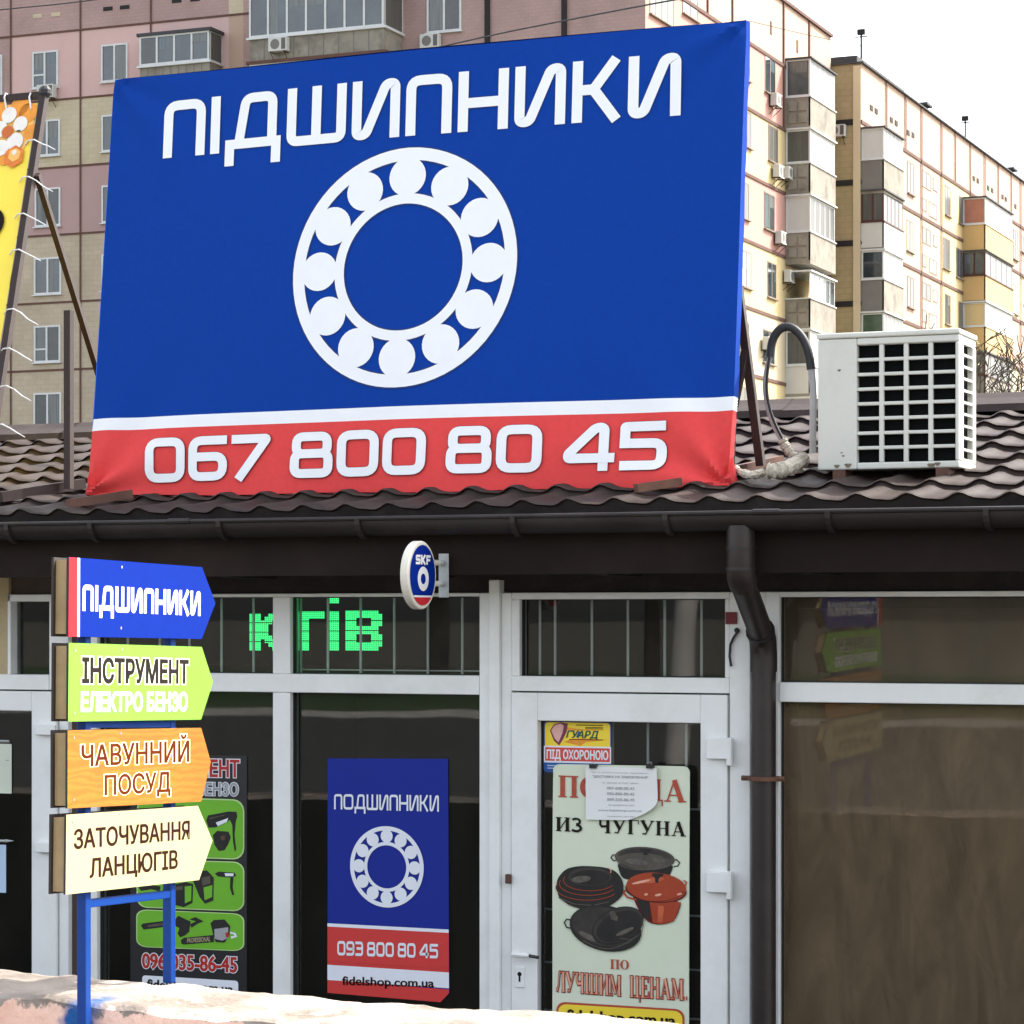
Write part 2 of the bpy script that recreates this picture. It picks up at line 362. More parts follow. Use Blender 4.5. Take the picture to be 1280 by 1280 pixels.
# ------------------------------------------------------------------ palette
mat('dark_red', (.16, .015, .02), .6)
mat('grime', (.20, .17, .12), .9, .4, 40)
mat('asphalt', (.075, .072, .07), .9, .25, 3, bump=.4, bscale=40)
mat('earth', (.12, .11, .08), .95, .3, .3)
mat('paving', (.22, .2, .18), .9, .2, 2, bump=.3)
mat('kerb_concrete', (.62, .6, .55), .85, .2, 3, bump=.3)
mat('lawn', (.045, .085, .02), .95, .4, 1.5)
mat('pvc', (.82, .83, .81), .35, .05, 2.5, dirt=(.42, .39, .33), dscale=2.2, damt=.28, spec=.45)
mat('pvc_old', (.70, .71, .69), .45, .08, 3, dirt=(.3, .27, .22), dscale=2.5, damt=.4)
mat('gasket', (.02, .02, .02), .7)
mat('brown_metal', (.018, .0115, .010), .42, .15, 5, dirt=(.06, .05, .045), dscale=3, damt=.4, spec=.5)
mat('gutter_brown', (.0135, .009, .0075), .55, .15, 5, dirt=(.045, .04, .038), dscale=2.5, damt=.5, spec=.5)
mat('fascia_brown', (.0165, .011, .0088), .85, .12, 2.5, dirt=(.042, .032, .026), dscale=1.2, damt=.45, spec=.15, bump=.05)
mat('tile_brown', (.040, .0285, .0245), .62, .2, 4, dirt=(.085, .064, .053), dscale=4.5, damt=.6, spec=.16, bump=.05, bscale=30)
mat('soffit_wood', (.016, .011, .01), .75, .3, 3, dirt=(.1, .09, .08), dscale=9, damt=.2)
mat('beige_render', (.50, .40, .24), .9, .12, 4, bump=.3)
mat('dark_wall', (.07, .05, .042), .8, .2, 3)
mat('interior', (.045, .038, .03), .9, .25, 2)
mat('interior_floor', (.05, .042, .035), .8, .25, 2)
mat('shelf_metal', (.2, .2, .2), .5)
mat('bar_white', (.62, .66, .66), .4, .1, 8)
mat('steel', (.55, .55, .54), .35, .1, 10, metal=.6)
mat('black_plastic', (.02, .02, .022), .45)
mat('black_rubber', (.025, .025, .026), .6, .2, 8, dirt=(.2, .2, .2), dscale=6, damt=.3)
mat('rust_brown', (.10, .045, .03), .65, .25, 9, dirt=(.25, .11, .05), dscale=5, damt=.5)
mat('frame_brown', (.030, .016, .013), .6, .15, 9, dirt=(.07, .04, .03), dscale=7, damt=.35)
mat('banner_blue', hexc('073b95'), .8, .05, 40, bump=.06, bscale=260, spec=.12)
mat('banner_red', hexc('dd4a49'), .8, .05, 40, bump=.06, bscale=260, spec=.12)
mat('banner_white', (.83, .85, .87), .6, .02, 12, bump=.08, bscale=260, spec=.3)
mat('banner_edge', hexc('0a2f6e'), .65)
mat('red_edge', hexc('7a1c1c'), .65)
mat('poster_blue', hexc('02218c'), .7, .03, 20)
mat('poster_red', hexc('cf3b38'), .5, .03, 20)
mat('poster_white', (.78, .81, .87), .5, .03, 10)
mat('sign_blue', (0, .018, .22), .85, .05, 30, spec=.08)
mat('sign_red', hexc('c02c34'), .6, spec=.1)
mat('sign_white', (.82, .82, .82), .4)
mat('sign_lime', hexc('7aae3e'), .4, .03, 10)
mat('sign_cream', hexc('b6ab84'), .45, .04, 6)
mat('ink_brown', hexc('2e1509'), .85, spec=.08)
mat('ink_black', (.02, .015, .012), .85, spec=.08)
mat('ink_rust', hexc('5c2208'), .85, spec=.08)
mat('halo_cream', hexc('f4e3b4'), .5)
mat('halo_pale', hexc('eff5da'), .5)
mat('ink_gray', (.34, .35, .36), .6)
mat('dark_panel', (.02, .02, .022), .4, .1, 8)
mat('tan_box', hexc('a8916a'), .7, .18, 7, dirt=hexc('6f5d44'), dscale=3, damt=.5)
mat('panel_edge', (.03, .022, .02), .6)
mat('post_blue', hexc('073a86'), .45, .12, 12, dirt=hexc('082a5c'), dscale=12, damt=.5, spec=.25)
mat('yellow_vinyl', hexc('fae04c'), .5, .04, 3)
mat('orange_vinyl', hexc('e8962e'), .5, .18, 22)
mat('pale_orange', hexc('f2b75c'), .5, .2, 14)
mat('blossom', (.82, .78, .7), .6, .08, 20)
mat('blossom_heart', hexc('cf6a2c'), .6)
mat('honey', hexc('e07a26'), .45, .2, 30)
mat('tie_white', (.8, .8, .78), .4)
mat('ac_white', (.64, .64, .575), .45, .06, 4, dirt=(.40, .38, .32), dscale=4, damt=.4, bump=.03)
mat('ac_black', (.006, .007, .007), .95, spec=.05)
mat('tape_beige', (.50, .45, .36), .8, .3, 18, bump=.9, bscale=50)
mat('pipe_grey', (.42, .43, .42), .5, .2, 10)
mat('sheet_green', hexc('d6dec6'), .55, .04, 4, dirt=hexc('dfe0cf'), dscale=3, damt=.4)
mat('ink_brick', hexc('b04a34'), .55, .1, 30)
mat('ink_red', hexc('b02a24'), .5)
mat('iron', (.020, .018, .016), .75, .3, 14); mat('iron_lid', (.085, .074, .058), .75, .35, 14); mat('iron_mid', (.042, .036, .030), .75, .3, 18)
mat('enamel', hexc('a4452c'), .3, .1, 9); mat('enamel_dark', hexc('5a1c1c'), .35, .25, 9); mat('enamel_shine', hexc('e3a58c'), .3)
mat('label_yellow', hexc('f0d53c'), .45, .03, 8); mat('label_red', hexc('d5493f'), .45); mat('label_blue', hexc('23569e'), .45, .1, 20)
mat('label_green', hexc('1f5a3a'), .45); mat('shield_pink', hexc('dcaaa0'), .45, .1, 30); mat('shield_edge', hexc('7b2c4c'), .45)
mat('paper', (.80, .80, .78), .7, .03, 5); mat('paper_aged', hexc('cfd6c4'), .7, .05, 4); mat('paper_blue', hexc('b8cde6'), .7, .04, 4)
mat('tool_green', hexc('6fb52c'), .45, .06, 6); mat('tool_edge', hexc('b8d98e'), .45)
mat('carton_brown', hexc('7a5f3e'), .8, .15, 6); mat('carton_green', hexc('4a7a28'), .7, .1, 8); mat('carton_blue', hexc('1c3f86'), .7, .1, 8); mat('carton_tan', hexc('9a8a68'), .8, .15, 6)
mat('led_green', hexc('34e87c'), .4, .25, 90, emit=.5)
mat('wall_paint', hexc('ecc6b4'), .9, .12, 7, dirt=hexc('cf9c86'), dscale=2.6, damt=.55, bump=.6, bscale=28)
mat('wall_back_shade', (.013, .012, .010), .95, .3, 4); mat('wall_plaster', (.70, .65, .57), .95, .14, 9, dirt=(.5, .44, .36), dscale=4, damt=.5, bump=.8, bscale=30)
mat('bark', (.07, .055, .045), .9, .3, 6, bump=.5); mat('leaf', (.06, .11, .025), .6, .4, .6); mat('leaf_young', (.14, .25, .04), .55, .35, 3); mat('leaf_sparse', (.12, .15, .05), .6, .4, 3)
mat('oval_cream', (.72, .68, .58), .4, .05, 6); mat('galvanised', (.40, .43, .44), .45, .15, 12, dirt=(.28, .25, .18), dscale=14, damt=.6, metal=.3)
glassmat('shop_glass', dust=.075, dustcol=(.15, .155, .125), refl=1.05)
glassmat('dusty_glass', tint=(.8, .78, .72), dust=.66, dustcol=(.24, .175, .105), refl=.9)

glassmat('thin_dust_glass', tint=(.85, .83, .78), dust=.42, dustcol=(.22, .17, .11), refl=1.0)
# wood-print sign face
m = mat('sign_wood', hexc('ab6e28'), .45, .1, 3); t = m.node_tree
wv = t.nodes.new('ShaderNodeTexWave'); wv.wave_type = 'BANDS'; wv.bands_direction = 'Z'; wv.inputs['Scale'].default_value = 16; wv.inputs['Distortion'].default_value = 9; wv.inputs['Detail'].default_value = 4; wv.inputs['Detail Scale'].default_value = 1.6
tc = t.nodes.new('ShaderNodeTexCoord'); mp = t.nodes.new('ShaderNodeMapping'); mp.inputs['Scale'].default_value = (.25, .25, 1); mp.inputs['Rotation'].default_value = (R_(8), 0, 0)
t.links.new(tc.outputs['Object'], mp.inputs[0]); t.links.new(mp.outputs[0], wv.inputs['Vector'])
mr = t.nodes.new('ShaderNodeMapRange'); mr.inputs[3].default_value = .80; mr.inputs[4].default_value = 1.06; t.links.new(wv.outputs[1], mr.inputs[0])
b = t.nodes['Principled BSDF']; src = b.inputs['Base Color'].links[0].from_socket
vm = t.nodes.new('ShaderNodeVectorMath'); vm.operation = 'SCALE'; t.links.new(src, vm.inputs[0]); t.links.new(mr.outputs[0], vm.inputs['Scale']); t.links.new(vm.outputs[0], b.inputs['Base Color'])

# brown paper blind with wiped streaks, behind the right-hand pane
mat('blind_brown', (.052, .041, .029), .85, .25, 2.2, dirt=(.026, .019, .013), dscale=1.3, damt=.7, stretch=(1, 1, .6), bump=.2, bscale=6); mat('blind_streak', (.030, .022, .015), .85, .3, 5); mat('blind_ridge', (.075, .062, .046), .85, .3, 6)

# ------------------------------------------------------------------ ground, street
B = MB(); B.poly([(-900, -900, -.02), (900, -900, -.02), (900, 900, -.02), (-900, 900, -.02)], 'earth'); B.build('ground', kind='structure')
B = MB(); B.box(-12, 12, -3.2, 0.0, -.015, 0.0, 'asphalt'); B.build('forecourt', kind='structure')
B = MB(); B.box(-60, 60, -10.2, -4.1, 0, .75, 'paving'); B.build('pavement', kind='structure')
B = MB(); B.box(-60, 60, -10.5, -10.2, 0, .76, 'kerb_concrete'); B.build('kerb', kind='structure')
B = MB(); B.box(-60, 60, -31.0, -10.5, 0, .62, 'asphalt'); B.build('road', kind='structure')
B = MB(); B.box(-60, 60, -31.3, -31.0, 0, .72, 'kerb_concrete'); B.build('kerb', kind='structure')
B = MB(); B.box(-60, 60, -62, -31.3, 0, .71, 'lawn'); B.build('lawn', kind='structure')

# ------------------------------------------------------------------ shop
shop = thing('shop', (0, 0, 0), 'low shop with brown metal tile roof, white plastic windows and a white glazed door', 'shop')
Z_FR = fz(620, 741); X0, X1 = -11.0, fx(1440)+2.6
Y_E = -.45; Z_E = fz(640, 637, Y_E); RUN = 2.8; Z_R = fz(640, 532, Y_E+RUN); SL = (Z_R-Z_E)/RUN
RN = Vector((0, -SL, 1)).normalized(); RP = Vector((0, Y_E, Z_E))
def on_roof(px, py): return on_plane(px, py, RP+RN*.036, RN)
def roof_z(y): return Z_E+SL*(y-Y_E)
YB = Y_E+2*RUN-.1
# wall shell: sides, back, solid bits of the front, ceiling
B = MB()
xg0 = fx(117)                                             # where the glazing starts
B.box(X0, X0+.2, .06, YB-.4, 0, 2.62, 'beige_render'); B.box(X1-.2, X1, .06, YB-.4, 0, 2.62, 'beige_render'); B.box(X0+.2, X1-.2, YB-.6, YB-.4, 0, 2.62, 'beige_render')
B.box(X0, fx(-184), -.02, .06, 0, 2.62, 'beige_render'); B.box(fx(-184), fx(14), -.02, .06, fz(40, 862)+.002, 2.62, 'beige_render')
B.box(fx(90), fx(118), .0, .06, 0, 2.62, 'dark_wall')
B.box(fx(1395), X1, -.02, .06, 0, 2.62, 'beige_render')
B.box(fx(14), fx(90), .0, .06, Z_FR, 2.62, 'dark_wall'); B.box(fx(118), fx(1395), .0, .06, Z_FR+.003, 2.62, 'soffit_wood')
for xg in (X0, X1-.2):
    zt_g = lambda y: Z_E+SL*(y-Y_E)-.06
    ym = Y_E+RUN; y9 = YB-.4
    B.add([(x, y, z) for x in (xg, xg+.2) for y, z in ((-.02, 2.625), (y9, 2.625), (y9, max(2.63, zt_g(2*ym-y9))), (ym, zt_g(ym)), (-.02, zt_g(-.02)))], [[4, 3, 2, 1, 0], [5, 6, 7, 8, 9], [0, 1, 6, 5], [1, 2, 7, 6], [2, 3, 8, 7], [3, 4, 9, 8], [4, 0, 5, 9]], 'beige_render')
B.build('wall', shop)
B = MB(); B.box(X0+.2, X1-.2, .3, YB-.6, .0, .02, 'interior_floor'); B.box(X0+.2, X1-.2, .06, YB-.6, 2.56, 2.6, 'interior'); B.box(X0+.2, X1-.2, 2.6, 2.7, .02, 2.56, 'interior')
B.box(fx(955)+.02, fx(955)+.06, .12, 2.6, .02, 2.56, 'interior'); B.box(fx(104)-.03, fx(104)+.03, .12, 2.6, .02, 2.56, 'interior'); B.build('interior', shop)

# roof: pressed-metal tiles
STEP, PITCH = .35, .186
def tile(x, k, tv):                                        # k = row, tv 0..1 up the row
    y = Y_E+(k+tv)*STEP; ph = (x/PITCH) % 1.0
    wv_ = math.sin(2*math.pi*ph)-.34*math.cos(4*math.pi*ph+.5)
    return Vector((x, y-.006*wv_, roof_z(y)+.0108*wv_+.027*(1-tv)**1.6+.003*math.sin(x*1.7+k)))
B = MB(); NX = int((X1+.35-X0+.3)/PITCH*10); xs = [X0-.3+(X1+.65-X0)*i/NX for i in range(NX+1)]
rows = int(RUN/STEP); vs = []; fs = []; ap = []; prev = None
for k in range(rows):
    for j, tv in enumerate((0, 0, .03, .5, 1.0)):
        st = len(vs)
        for x in xs:
            p = tile(x, k, tv)
            if j == 0: p.z -= .012 if k == 0 else .007; p.y += .016
            if j == 1: p.z -= .006
            vs.append(p)
        if prev is not None:
            for i in range(NX): fs.append([prev+i, prev+i+1, st+i+1, st+i])
        prev = st
st = len(vs); vs += [Vector((x, Y_E+.03, roof_z(Y_E+.03)-.035)) for x in xs]
for i in range(NX): ap.append([i, i+1, st+i+1, st+i][::-1])
B.add(vs, fs, 'tile_brown'); o_ = len(B.v)-len(vs); km = B.m('soffit_wood')
for f_ in ap: B.f.append([i+o_ for i in f_]); B.mi.append(km)
zr = roof_z(Y_E+rows*STEP); yr = Y_E+rows*STEP
B.poly([(X0-.3, yr, zr), (X1+.35, yr, zr), (X1+.35, 2*yr-Y_E, Z_E), (X0-.3, 2*yr-Y_E, Z_E)], 'tile_brown')
roof = B.build('roof', shop, smooth=True)
B = MB(); prof = [(-.19, -.015), (-.17, .02), (-.07, .055), (0, .085), (.07, .055), (.19, -.02)]
xr = X0-.32
while xr < X1+.3:
    xe = min(xr+1.98, X1+.38)
    for i in range(5):
        (a, c), (a2, c2) = prof[i], prof[i+1]; e = .003*(int(xr*10) % 2)
        B.poly([(xr, yr+a, zr+c+e), (xe, yr+a, zr+c+e), (xe, yr+a2, zr+c2+e), (xr, yr+a2, zr+c2+e)], 'tile_brown')
    xr = xe-.02
B.build('ridge_cap', roof)
# eaves: fascia, soffit, gutter with brackets, downpipe
Z_FB = fz(640, 718, -.42)
B = MB(); B.box(X0-.3, X1+.35, -.42, -.395, Z_FB, Z_E-.02, 'fascia_brown'); B.build('fascia', shop)
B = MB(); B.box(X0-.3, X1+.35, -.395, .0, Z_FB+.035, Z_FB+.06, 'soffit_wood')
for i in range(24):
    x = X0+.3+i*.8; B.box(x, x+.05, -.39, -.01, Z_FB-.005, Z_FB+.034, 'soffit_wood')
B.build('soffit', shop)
GZ = fz(640, 646, -.5); GR = .062; GY = -.49
B = MB(); n = 10; ang = [math.pi+math.pi*i/n for i in range(n+1)]
sec = [(GY+GR*math.cos(a), GZ+GR*1.05*math.sin(a)) for a in ang]
B.add([(x, y, z) for x in (X0-.32, X1+.36) for y, z in sec]+[(x, GY+(GR-.006)*math.cos(a), GZ+(GR-.006)*math.sin(a)) for x in (X0-.32, X1+.36) for a in ang],
      [[i, i+1, n+2+i, n+1+i] for i in range(n)]+[[2*n+2+i, 3*n+3+i, 3*n+4+i, 2*n+3+i] for i in range(n)], 'gutter_brown')
B.tube([(X0-.32, GY-GR, GZ), (X1+.36, GY-GR, GZ)], .009, 'gutter_brown', 8)
for pxj in (963, 232):
    x = fx(pxj, -.5); B.tube([(x-.05, GY-GR, GZ+.001), (x+.05, GY-GR, GZ+.001)], .0115, 'gutter_brown', 8)
B.build('gutter', shop, smooth=True)
gut = shop.children[-1]
for pxb in (18, 122, 282, 455, 648, 838, 1040, 1237):
    x = fx(pxb, -.5); B = MB(); B.tube([(x, GY+1.06*GR*math.cos(a), GZ+1.1*GR*math.sin(a)) for a in ang[:9]], .010, 'gutter_brown', 4, sq=True); B.build('gutter_bracket', gut)
xd = fx(925, -.5); xv = fx(955, -.07); zt = fz(925, 668, -.5)
B = MB(); r = .047
B.tube([(xd, GY, GZ-.045), (xd, GY, zt-.02)], .052, 'brown_metal', 16)
p1 = Vector((xd, GY, fz(925, 722, -.5))); p2 = Vector((xv, -.075, fz(950, 800, -.075)))
dq = (p2-p1)
B.tube([(xd, GY, zt), p1-Vector((0, 0, -.03)), p1+dq*.03+Vector((0, 0, .005)), p1+dq*.10], .053, 'brown_metal', 16)
B.tube([p1+dq*.06, p1+dq*.94], r, 'brown_metal', 16)
B.tube([p2-dq*.12, p2-dq*.03+Vector((0, 0, -.01)), p2+Vector((0, 0, -.06)), p2+Vector((0, 0, -.12))], .052, 'brown_metal', 16)
B.tube([p2+Vector((0, 0, -.03)), (xv, -.075, .02)], r, 'brown_metal', 16)
for zz in (zt-.045, fz(925, 716, -.5)+.02): B.tube([(xd, GY, zz), (xd, GY, zz-.012)], .0565, 'gutter_brown', 16)
B.tube([p2-dq*.16, p2-dq*.13], .0555, 'gutter_brown', 16)
dp = B.build('downpipe', shop, smooth=True)
zc = fz(950, 973, -.08); B = MB()
B.tube([(xv+.056*math.cos(a), -.075+.056*math.sin(a), zc) for a in [2*math.pi*i/16 for i in range(17)]], .008, 'rust_brown', 4, sq=True)
B.tube([(xv-.085, -.08, zc), (xv+.085, -.08, zc)], .011, 'rust_brown', 6); B.build('pipe_clip', dp)

# ---- white plastic glazing
def fbox(B, l, r_, t, b_, y0=-.03, y1=.05, mt='pvc'):
    mid = (l+r_)/2; B.box(fx(l), fx(r_), y0, y1, fz(mid, b_), fz(mid, t), mt)
def rbox(B, l, r_, zt_, zb_, y0=-.03, y1=.05, mt='pvc'): B.box(fx(l), fx(r_), y0, y1, zb_, zt_, mt)
Z0 = .08
def bars(B, l, r_, t, b_, xs_, hz=()):
    for p in xs_:
        mid = (l+r_)/2; x = fx(p, .09); B.tube([(x, .09, fz(mid, b_, .09)), (x, .09, fz(mid, t, .09))], .0055, 'bar_white', 6)
    for py in hz: B.tube([(fx(l, .1), .1, fz(l, py, .1)), (fx(r_, .1), .1, fz(l, py, .1))], .0045, 'bar_white', 6)
zTT, zTB = fz(500, 843.3), fz(500, 867)
win = MB(); zt_ = Z_FR; zi = fz(500, 746)
rbox(win, 126, 603, zt_, zi); rbox(win, 126, 603, zTT, zTB, -.036)
rbox(win, 345, 367, zi, zTT); rbox(win, 345, 367, zTB, Z0); rbox(win, 603, 617, zt_, Z0, -.032); rbox(win, 117, 126, zt_, Z0)
rbox(win, 126, 345, Z0+.06, Z0); rbox(win, 367, 603, Z0+.06, Z0)
rbox(win, 617, 630, fz(624, 725), Z0, -.05, .05)
W1 = win.build('window', shop, bevel=.004)
def pane(par, l, r_, zt2, zb2, mt='shop_glass', y=.022, name='pane'):
    B = MB(); B.poly([(fx(l), y, zb2), (fx(r_), y, zb2), (fx(r_), y, zt2), (fx(l), y, zt2)], mt); return B.build(name, par)
def seal(par, l, r_, zt2, zb2):
    B = MB(); g = .004
    x0, x1 = fx(l), fx(r_)
    B.box(x0, x0+g, -.005, .02, zb2, zt2, 'gasket'); B.box(x1-g, x1, -.005, .02, zb2, zt2, 'gasket'); B.box(x0+g, x1-g, -.005, .02, zt2-g, zt2, 'gasket'); B.box(x0+g, x1-g, -.005, .02, zb2, zb2+g, 'gasket'); B.build('seal', par)
for l, r_, a, c in ((126, 345, zi, zTT), (367, 603, zi, zTT), (126, 345, zTB, Z0+.06), (367, 603, zTB, Z0+.06)):
    pane(W1, l, r_, a, c); seal(W1, l, r_, a, c)
B = MB(); bars(B, 126, 345, 746, 843, (160, 200, 237, 277, 317)); bars(B, 367, 603, 746, 843, (376, 410, 451, 493, 535, 578)); 
B.tube([(fx(367, .1), .1, fz(500, 838, .1)), (fx(603, .1), .1, fz(500, 838, .1))], .003, 'bar_white', 6); B.build('window_grille', W1)
# door bay
dz1, dz2 = fz(780, 846), fz(780, 865); zi2 = fz(780, 749)
win = MB(); rbox(win, 630, 643, Z_FR, Z0); rbox(win, 643, 915, Z_FR, zi2); rbox(win, 643, 653, zi2, dz1); rbox(win, 909, 915, zi2, dz1); rbox(win, 643, 915, dz1, dz2, -.034)
rbox(win, 915, 941, Z_FR, Z0, -.033); rbox(win, 941, 960, Z_FR, Z0, -.02)
W2 = win.build('transom_window', shop, bevel=.004)
pane(W2, 653, 909, zi2, dz1); seal(W2, 653, 909, zi2, dz1)
B = MB(); bars(B, 653, 909, 749, 845, (675, 694, 740, 785, 831, 877)); B.build('window_grille', W2)
B = MB(); Dt, Di = dz2-.006, fz(780, 902); rbox(B, 644.5, 677, Dt, Z0, -.045, .03); rbox(B, 880, 913.5, Dt, Z0, -.045, .03); rbox(B, 677, 880, Dt, Di, -.045, .03); rbox(B, 677, 880, Z0+.13, Z0, -.045, .03)
door = B.build('door', shop, bevel=.004, label='white glazed door with cookware sheet hung on it')
pane(door, 677, 880, Di, Z0+.13, y=.0); seal(door, 677, 880, Di, Z0+.13)
B = MB(); bars(B, 677, 880, 903, 1282, (694, 723, 766, 810, 858), (1006, 1136, 1202, 1262)); B.build('door_grille', door)
for py in (938, 1104):
    B = MB(); z = fz(910, py); B.box(fx(890), fx(921), -.072, -.046, z-.03, z+.048, 'pvc'); x = fx(918); B.tube([(x, -.06, z-.055), (x, -.06, z+.052)], .013, 'pvc', 10); B.build('hinge', door, bevel=.003)
B = MB(); z = fz(660, 1190); B.tube([(fx(652), -.045, z), (fx(652), -.09, z)], .009, 'pvc', 8); B.tube([(fx(651), -.088, z), (fx(672), -.088, z-.002)], [.012, .010], 'pvc', 8); B.tube([(fx(670), -.088, z-.002), (fx(683), -.082, z-.008)], .007, 'black_rubber', 6); B.build('handle', door, smooth=True)
B = MB(); z0, z1 = fz(656, 1232), fz(656, 1207); B.box(fx(650), fx(661.5), -.05, -.0455, z0, z1, 'pvc'); zc = (z0+z1)/2+.012; xc = fx(655.5)
B.poly([(xc+.009*math.cos(a), -.051, zc+.009*math.sin(a)) for a in [2*math.pi*i/14 for i in range(14)]], 'ink_black'); B.box(xc-.004, xc+.004, -.0512, -.0505, zc-.03, zc-.007, 'ink_black'); B.build('keyhole_plate', door, bevel=.002)
B = MB(); z = fz(642, 1097); B.box(fx(638.5), fx(645.5), -.062, -.046, z-.019, z+.019, 'rust_brown'); B.build('lock_box', door, bevel=.004)
# right-hand window
yz1, yz2, yzi = fz(1128, 854), fz(1128, 879), fz(1128, 746)
win = MB(); rbox(win, 960, 977, Z_FR, Z0); rbox(win, 977, 1380, Z_FR, yzi); rbox(win, 977, 1380, yz1, yz2, -.036); rbox(win, 1380, 1395, Z_FR, Z0); rbox(win, 977, 1380, Z0+.06, Z0)
W3 = win.build('window', shop, bevel=.004, label='wide dusty window with a brown sheet behind the glass')
pane(W3, 977, 1380, yzi, yz1, 'thin_dust_glass'); pane(W3, 977, 1380, yz2, Z0+.06, 'dusty_glass'); seal(W3, 977, 1380, yzi, yz1); seal(W3, 977, 1380, yz2, Z0+.06)
B = MB(); x0b = fx(996, .12); x1b = fx(1390, .12)
B.grid(lambda u, v: Vector((x0b+(x1b-x0b)*u, .13+.012*math.sin(9*u+2*v)+.008*math.sin(23*u-3*v), Z0+(fz(1128, 760, .12)-Z0)*v)), 40, 16, 'blind_brown')
for pts, wd in (([(1128, 1000), (1130, 1060), (1136, 1120), (1152, 1170), (1180, 1206)], .018), ([(1172, 1035), (1180, 1095), (1196, 1150), (1222, 1200), (1255, 1235)], .024), ([(1190, 1030), (1206, 1080), (1228, 1130), (1240, 1158)], .018), ([(1112, 1020), (1114, 1060), (1118, 1096)], .012), ([(1050, 1180), (1080, 1206), (1125, 1250)], .016)):
    c_ = [on_y(x, y, .112) for x, y in pts]; pl_ = [Vector((v.x, v.z)) for v in c_]
    for _ in range(2): pl_ = [pl_[0]]+[q_ for a_, b_ in zip(pl_, pl_[1:]) for q_ in (a_*.75+b_*.25, a_*.25+b_*.75)]+[pl_[-1]]
    a_, f_ = strip(pl_, wd); B.add([(v.x, .108, v.y) for v in a_], f_, 'blind_streak'); a_, f_ = strip([v+Vector((wd*.62, 0)) for v in pl_], wd*.3); B.add([(v.x, .107, v.y) for v in a_], f_, 'blind_ridge')
B.build('window_blind', W3, smooth=True)
# left-hand neighbour door
lz1, lz2 = fz(40, 843), fz(40, 862); ldi = fz(24, 888)
win = MB(); rbox(win, 14, 18, Z_FR, lz1); rbox(win, 66, 90, Z_FR, lz2); rbox(win, 14, 66, Z_FR-.0, fz(40, 752)); rbox(win, -184, 66, lz1, lz2, -.034); rbox(win, -184, -180.5, lz2, Z0); rbox(win, 78.5, 90, lz2, Z0)
W4 = win.build('transom_window', shop, bevel=.004)
pane(W4, 18, 66, fz(40, 752), lz1)
B = MB(); Dt = lz2-.006; rbox(B, 46.5, 77, Dt, Z0, -.045, .03, 'pvc'); rbox(B, -150, 46.5, Dt, ldi, -.045, .03); rbox(B, -180, -150, Dt, Z0, -.045, .03); rbox(B, -150, 46.5, Z0+.13, Z0, -.045, .03)
ldoor = B.build('door', shop, bevel=.004, label='white glazed door with papers stuck on the glass')
pane(ldoor, -150, 46.5, ldi, Z0+.13, y=0.0)
for py in (912, 1058):
    B = MB(); z = fz(66, py); B.box(fx(55), fx(80), -.072, -.046, z-.02, z+.022, 'pvc'); B.build('hinge', ldoor, bevel=.003)
B = MB(); B.box(X0+1, fx(14), -.016, -.012, .1, .11, 'beige_render'); 
# little items on the front
B = MB(); B.box(fx(911), fx(925), -.043, -.036, fz(918, 780), fz(918, 765), 'dark_red'); tag(B.build('sticker'), 'small dark red sticker on the white frame behind the downpipe bend', 'sticker')
B = MB(); q = lambda px, py: on_y(px, py, -.045)
B.tube([q(921, 786), q(921, 791), q(917, 797), q(913, 806), q(912, 820), q(914, 833)], .005, 'black_rubber', 6); B.ball(q(921, 788), .011, 'black_rubber'); tag(B.build('cable', smooth=True), 'short black cable dangling from the white door frame by the downpipe', 'cable')
# ------------------------------------------------------------------ big roof banner
P0 = on_roof(500, 609)
BETA = math.atan(.131)
P0 = P0+Vector((0, 0, 0.0))
pb = Plane(P0, (1, 0, 0), (0, math.sin(BETA), math.cos(BETA)))
cTL, cTR, cBR, cBL = pb.px(139, 97), pb.px(929, 21), pb.px(908, 605), pb.px(101, 617)
a_f = pb.px(505, 300)[0]
def cloth(a, b):
    d = -abs(a-a_f)*.026
    for (cx, cy), s, an in ((cBL, 1, 62), (cBR, 1, 118), (cTL, .4, -60), (cTR, .5, -120)):
        dx, dy = a-cx, b-cy; r = math.hypot(dx, dy)+1e-6; th = math.degrees(math.atan2(dy, dx))
        d += s*.030*math.exp(-r/.26)*math.sin((th-an)*R_(1)*8)*min(1, r/.06)
    d += .007*math.sin(a*7.0+b*2)*math.exp(-(b-cBL[1])/.12)+.003*math.sin(a*2.3+b*3.1)+.002*math.sin(a*5.1-b*1.7)
    return d
pb.disp = cloth
org = (P0.x, P0.y, P0.z)
ban = thing('billboard', org, 'huge blue and red fabric banner with white bearing emblem leaning on the tile roof', 'billboard')
qb = quad(pb, (139, 97), (929, 21), (908, 605), (101, 617))
B = MB()
# colour split follows the printed stripe
s1 = [pb.px(110, 521.5), pb.px(914, 493)]; s2 = [pb.px(108, 536.5), pb.px(913, 510.5)]
def edge(u, v):
    L = (cBL[0]*(1-v)+cTL[0]*v, cBL[1]*(1-v)+cTL[1]*v); Rr = (cBR[0]*(1-v)+cTR[0]*v, cBR[1]*(1-v)+cTR[1]*v)
    return L, Rr
def on_line(l, u):
    return tuple(l[0][i]*(1-u)+l[1][i]*u for i in (0, 1))
def band(lo, hi, nv, mt):
    def fn(u, v):
        a = tuple(lo(u)[i]*(1-v)+hi(u)[i]*v for i in (0, 1)); return pb.at(a[0], a[1])
    B.grid(fn, 150, nv, mt)
bot = lambda u: (cBL[0]*(1-u)+cBR[0]*u, cBL[1]*(1-u)+cBR[1]*u-.012*math.sin(math.pi*u)+.004*math.sin(19*u))
top = lambda u: (cTL[0]*(1-u)+cTR[0]*u, cTL[1]*(1-u)+cTR[1]*u-.006*math.sin(math.pi*u))
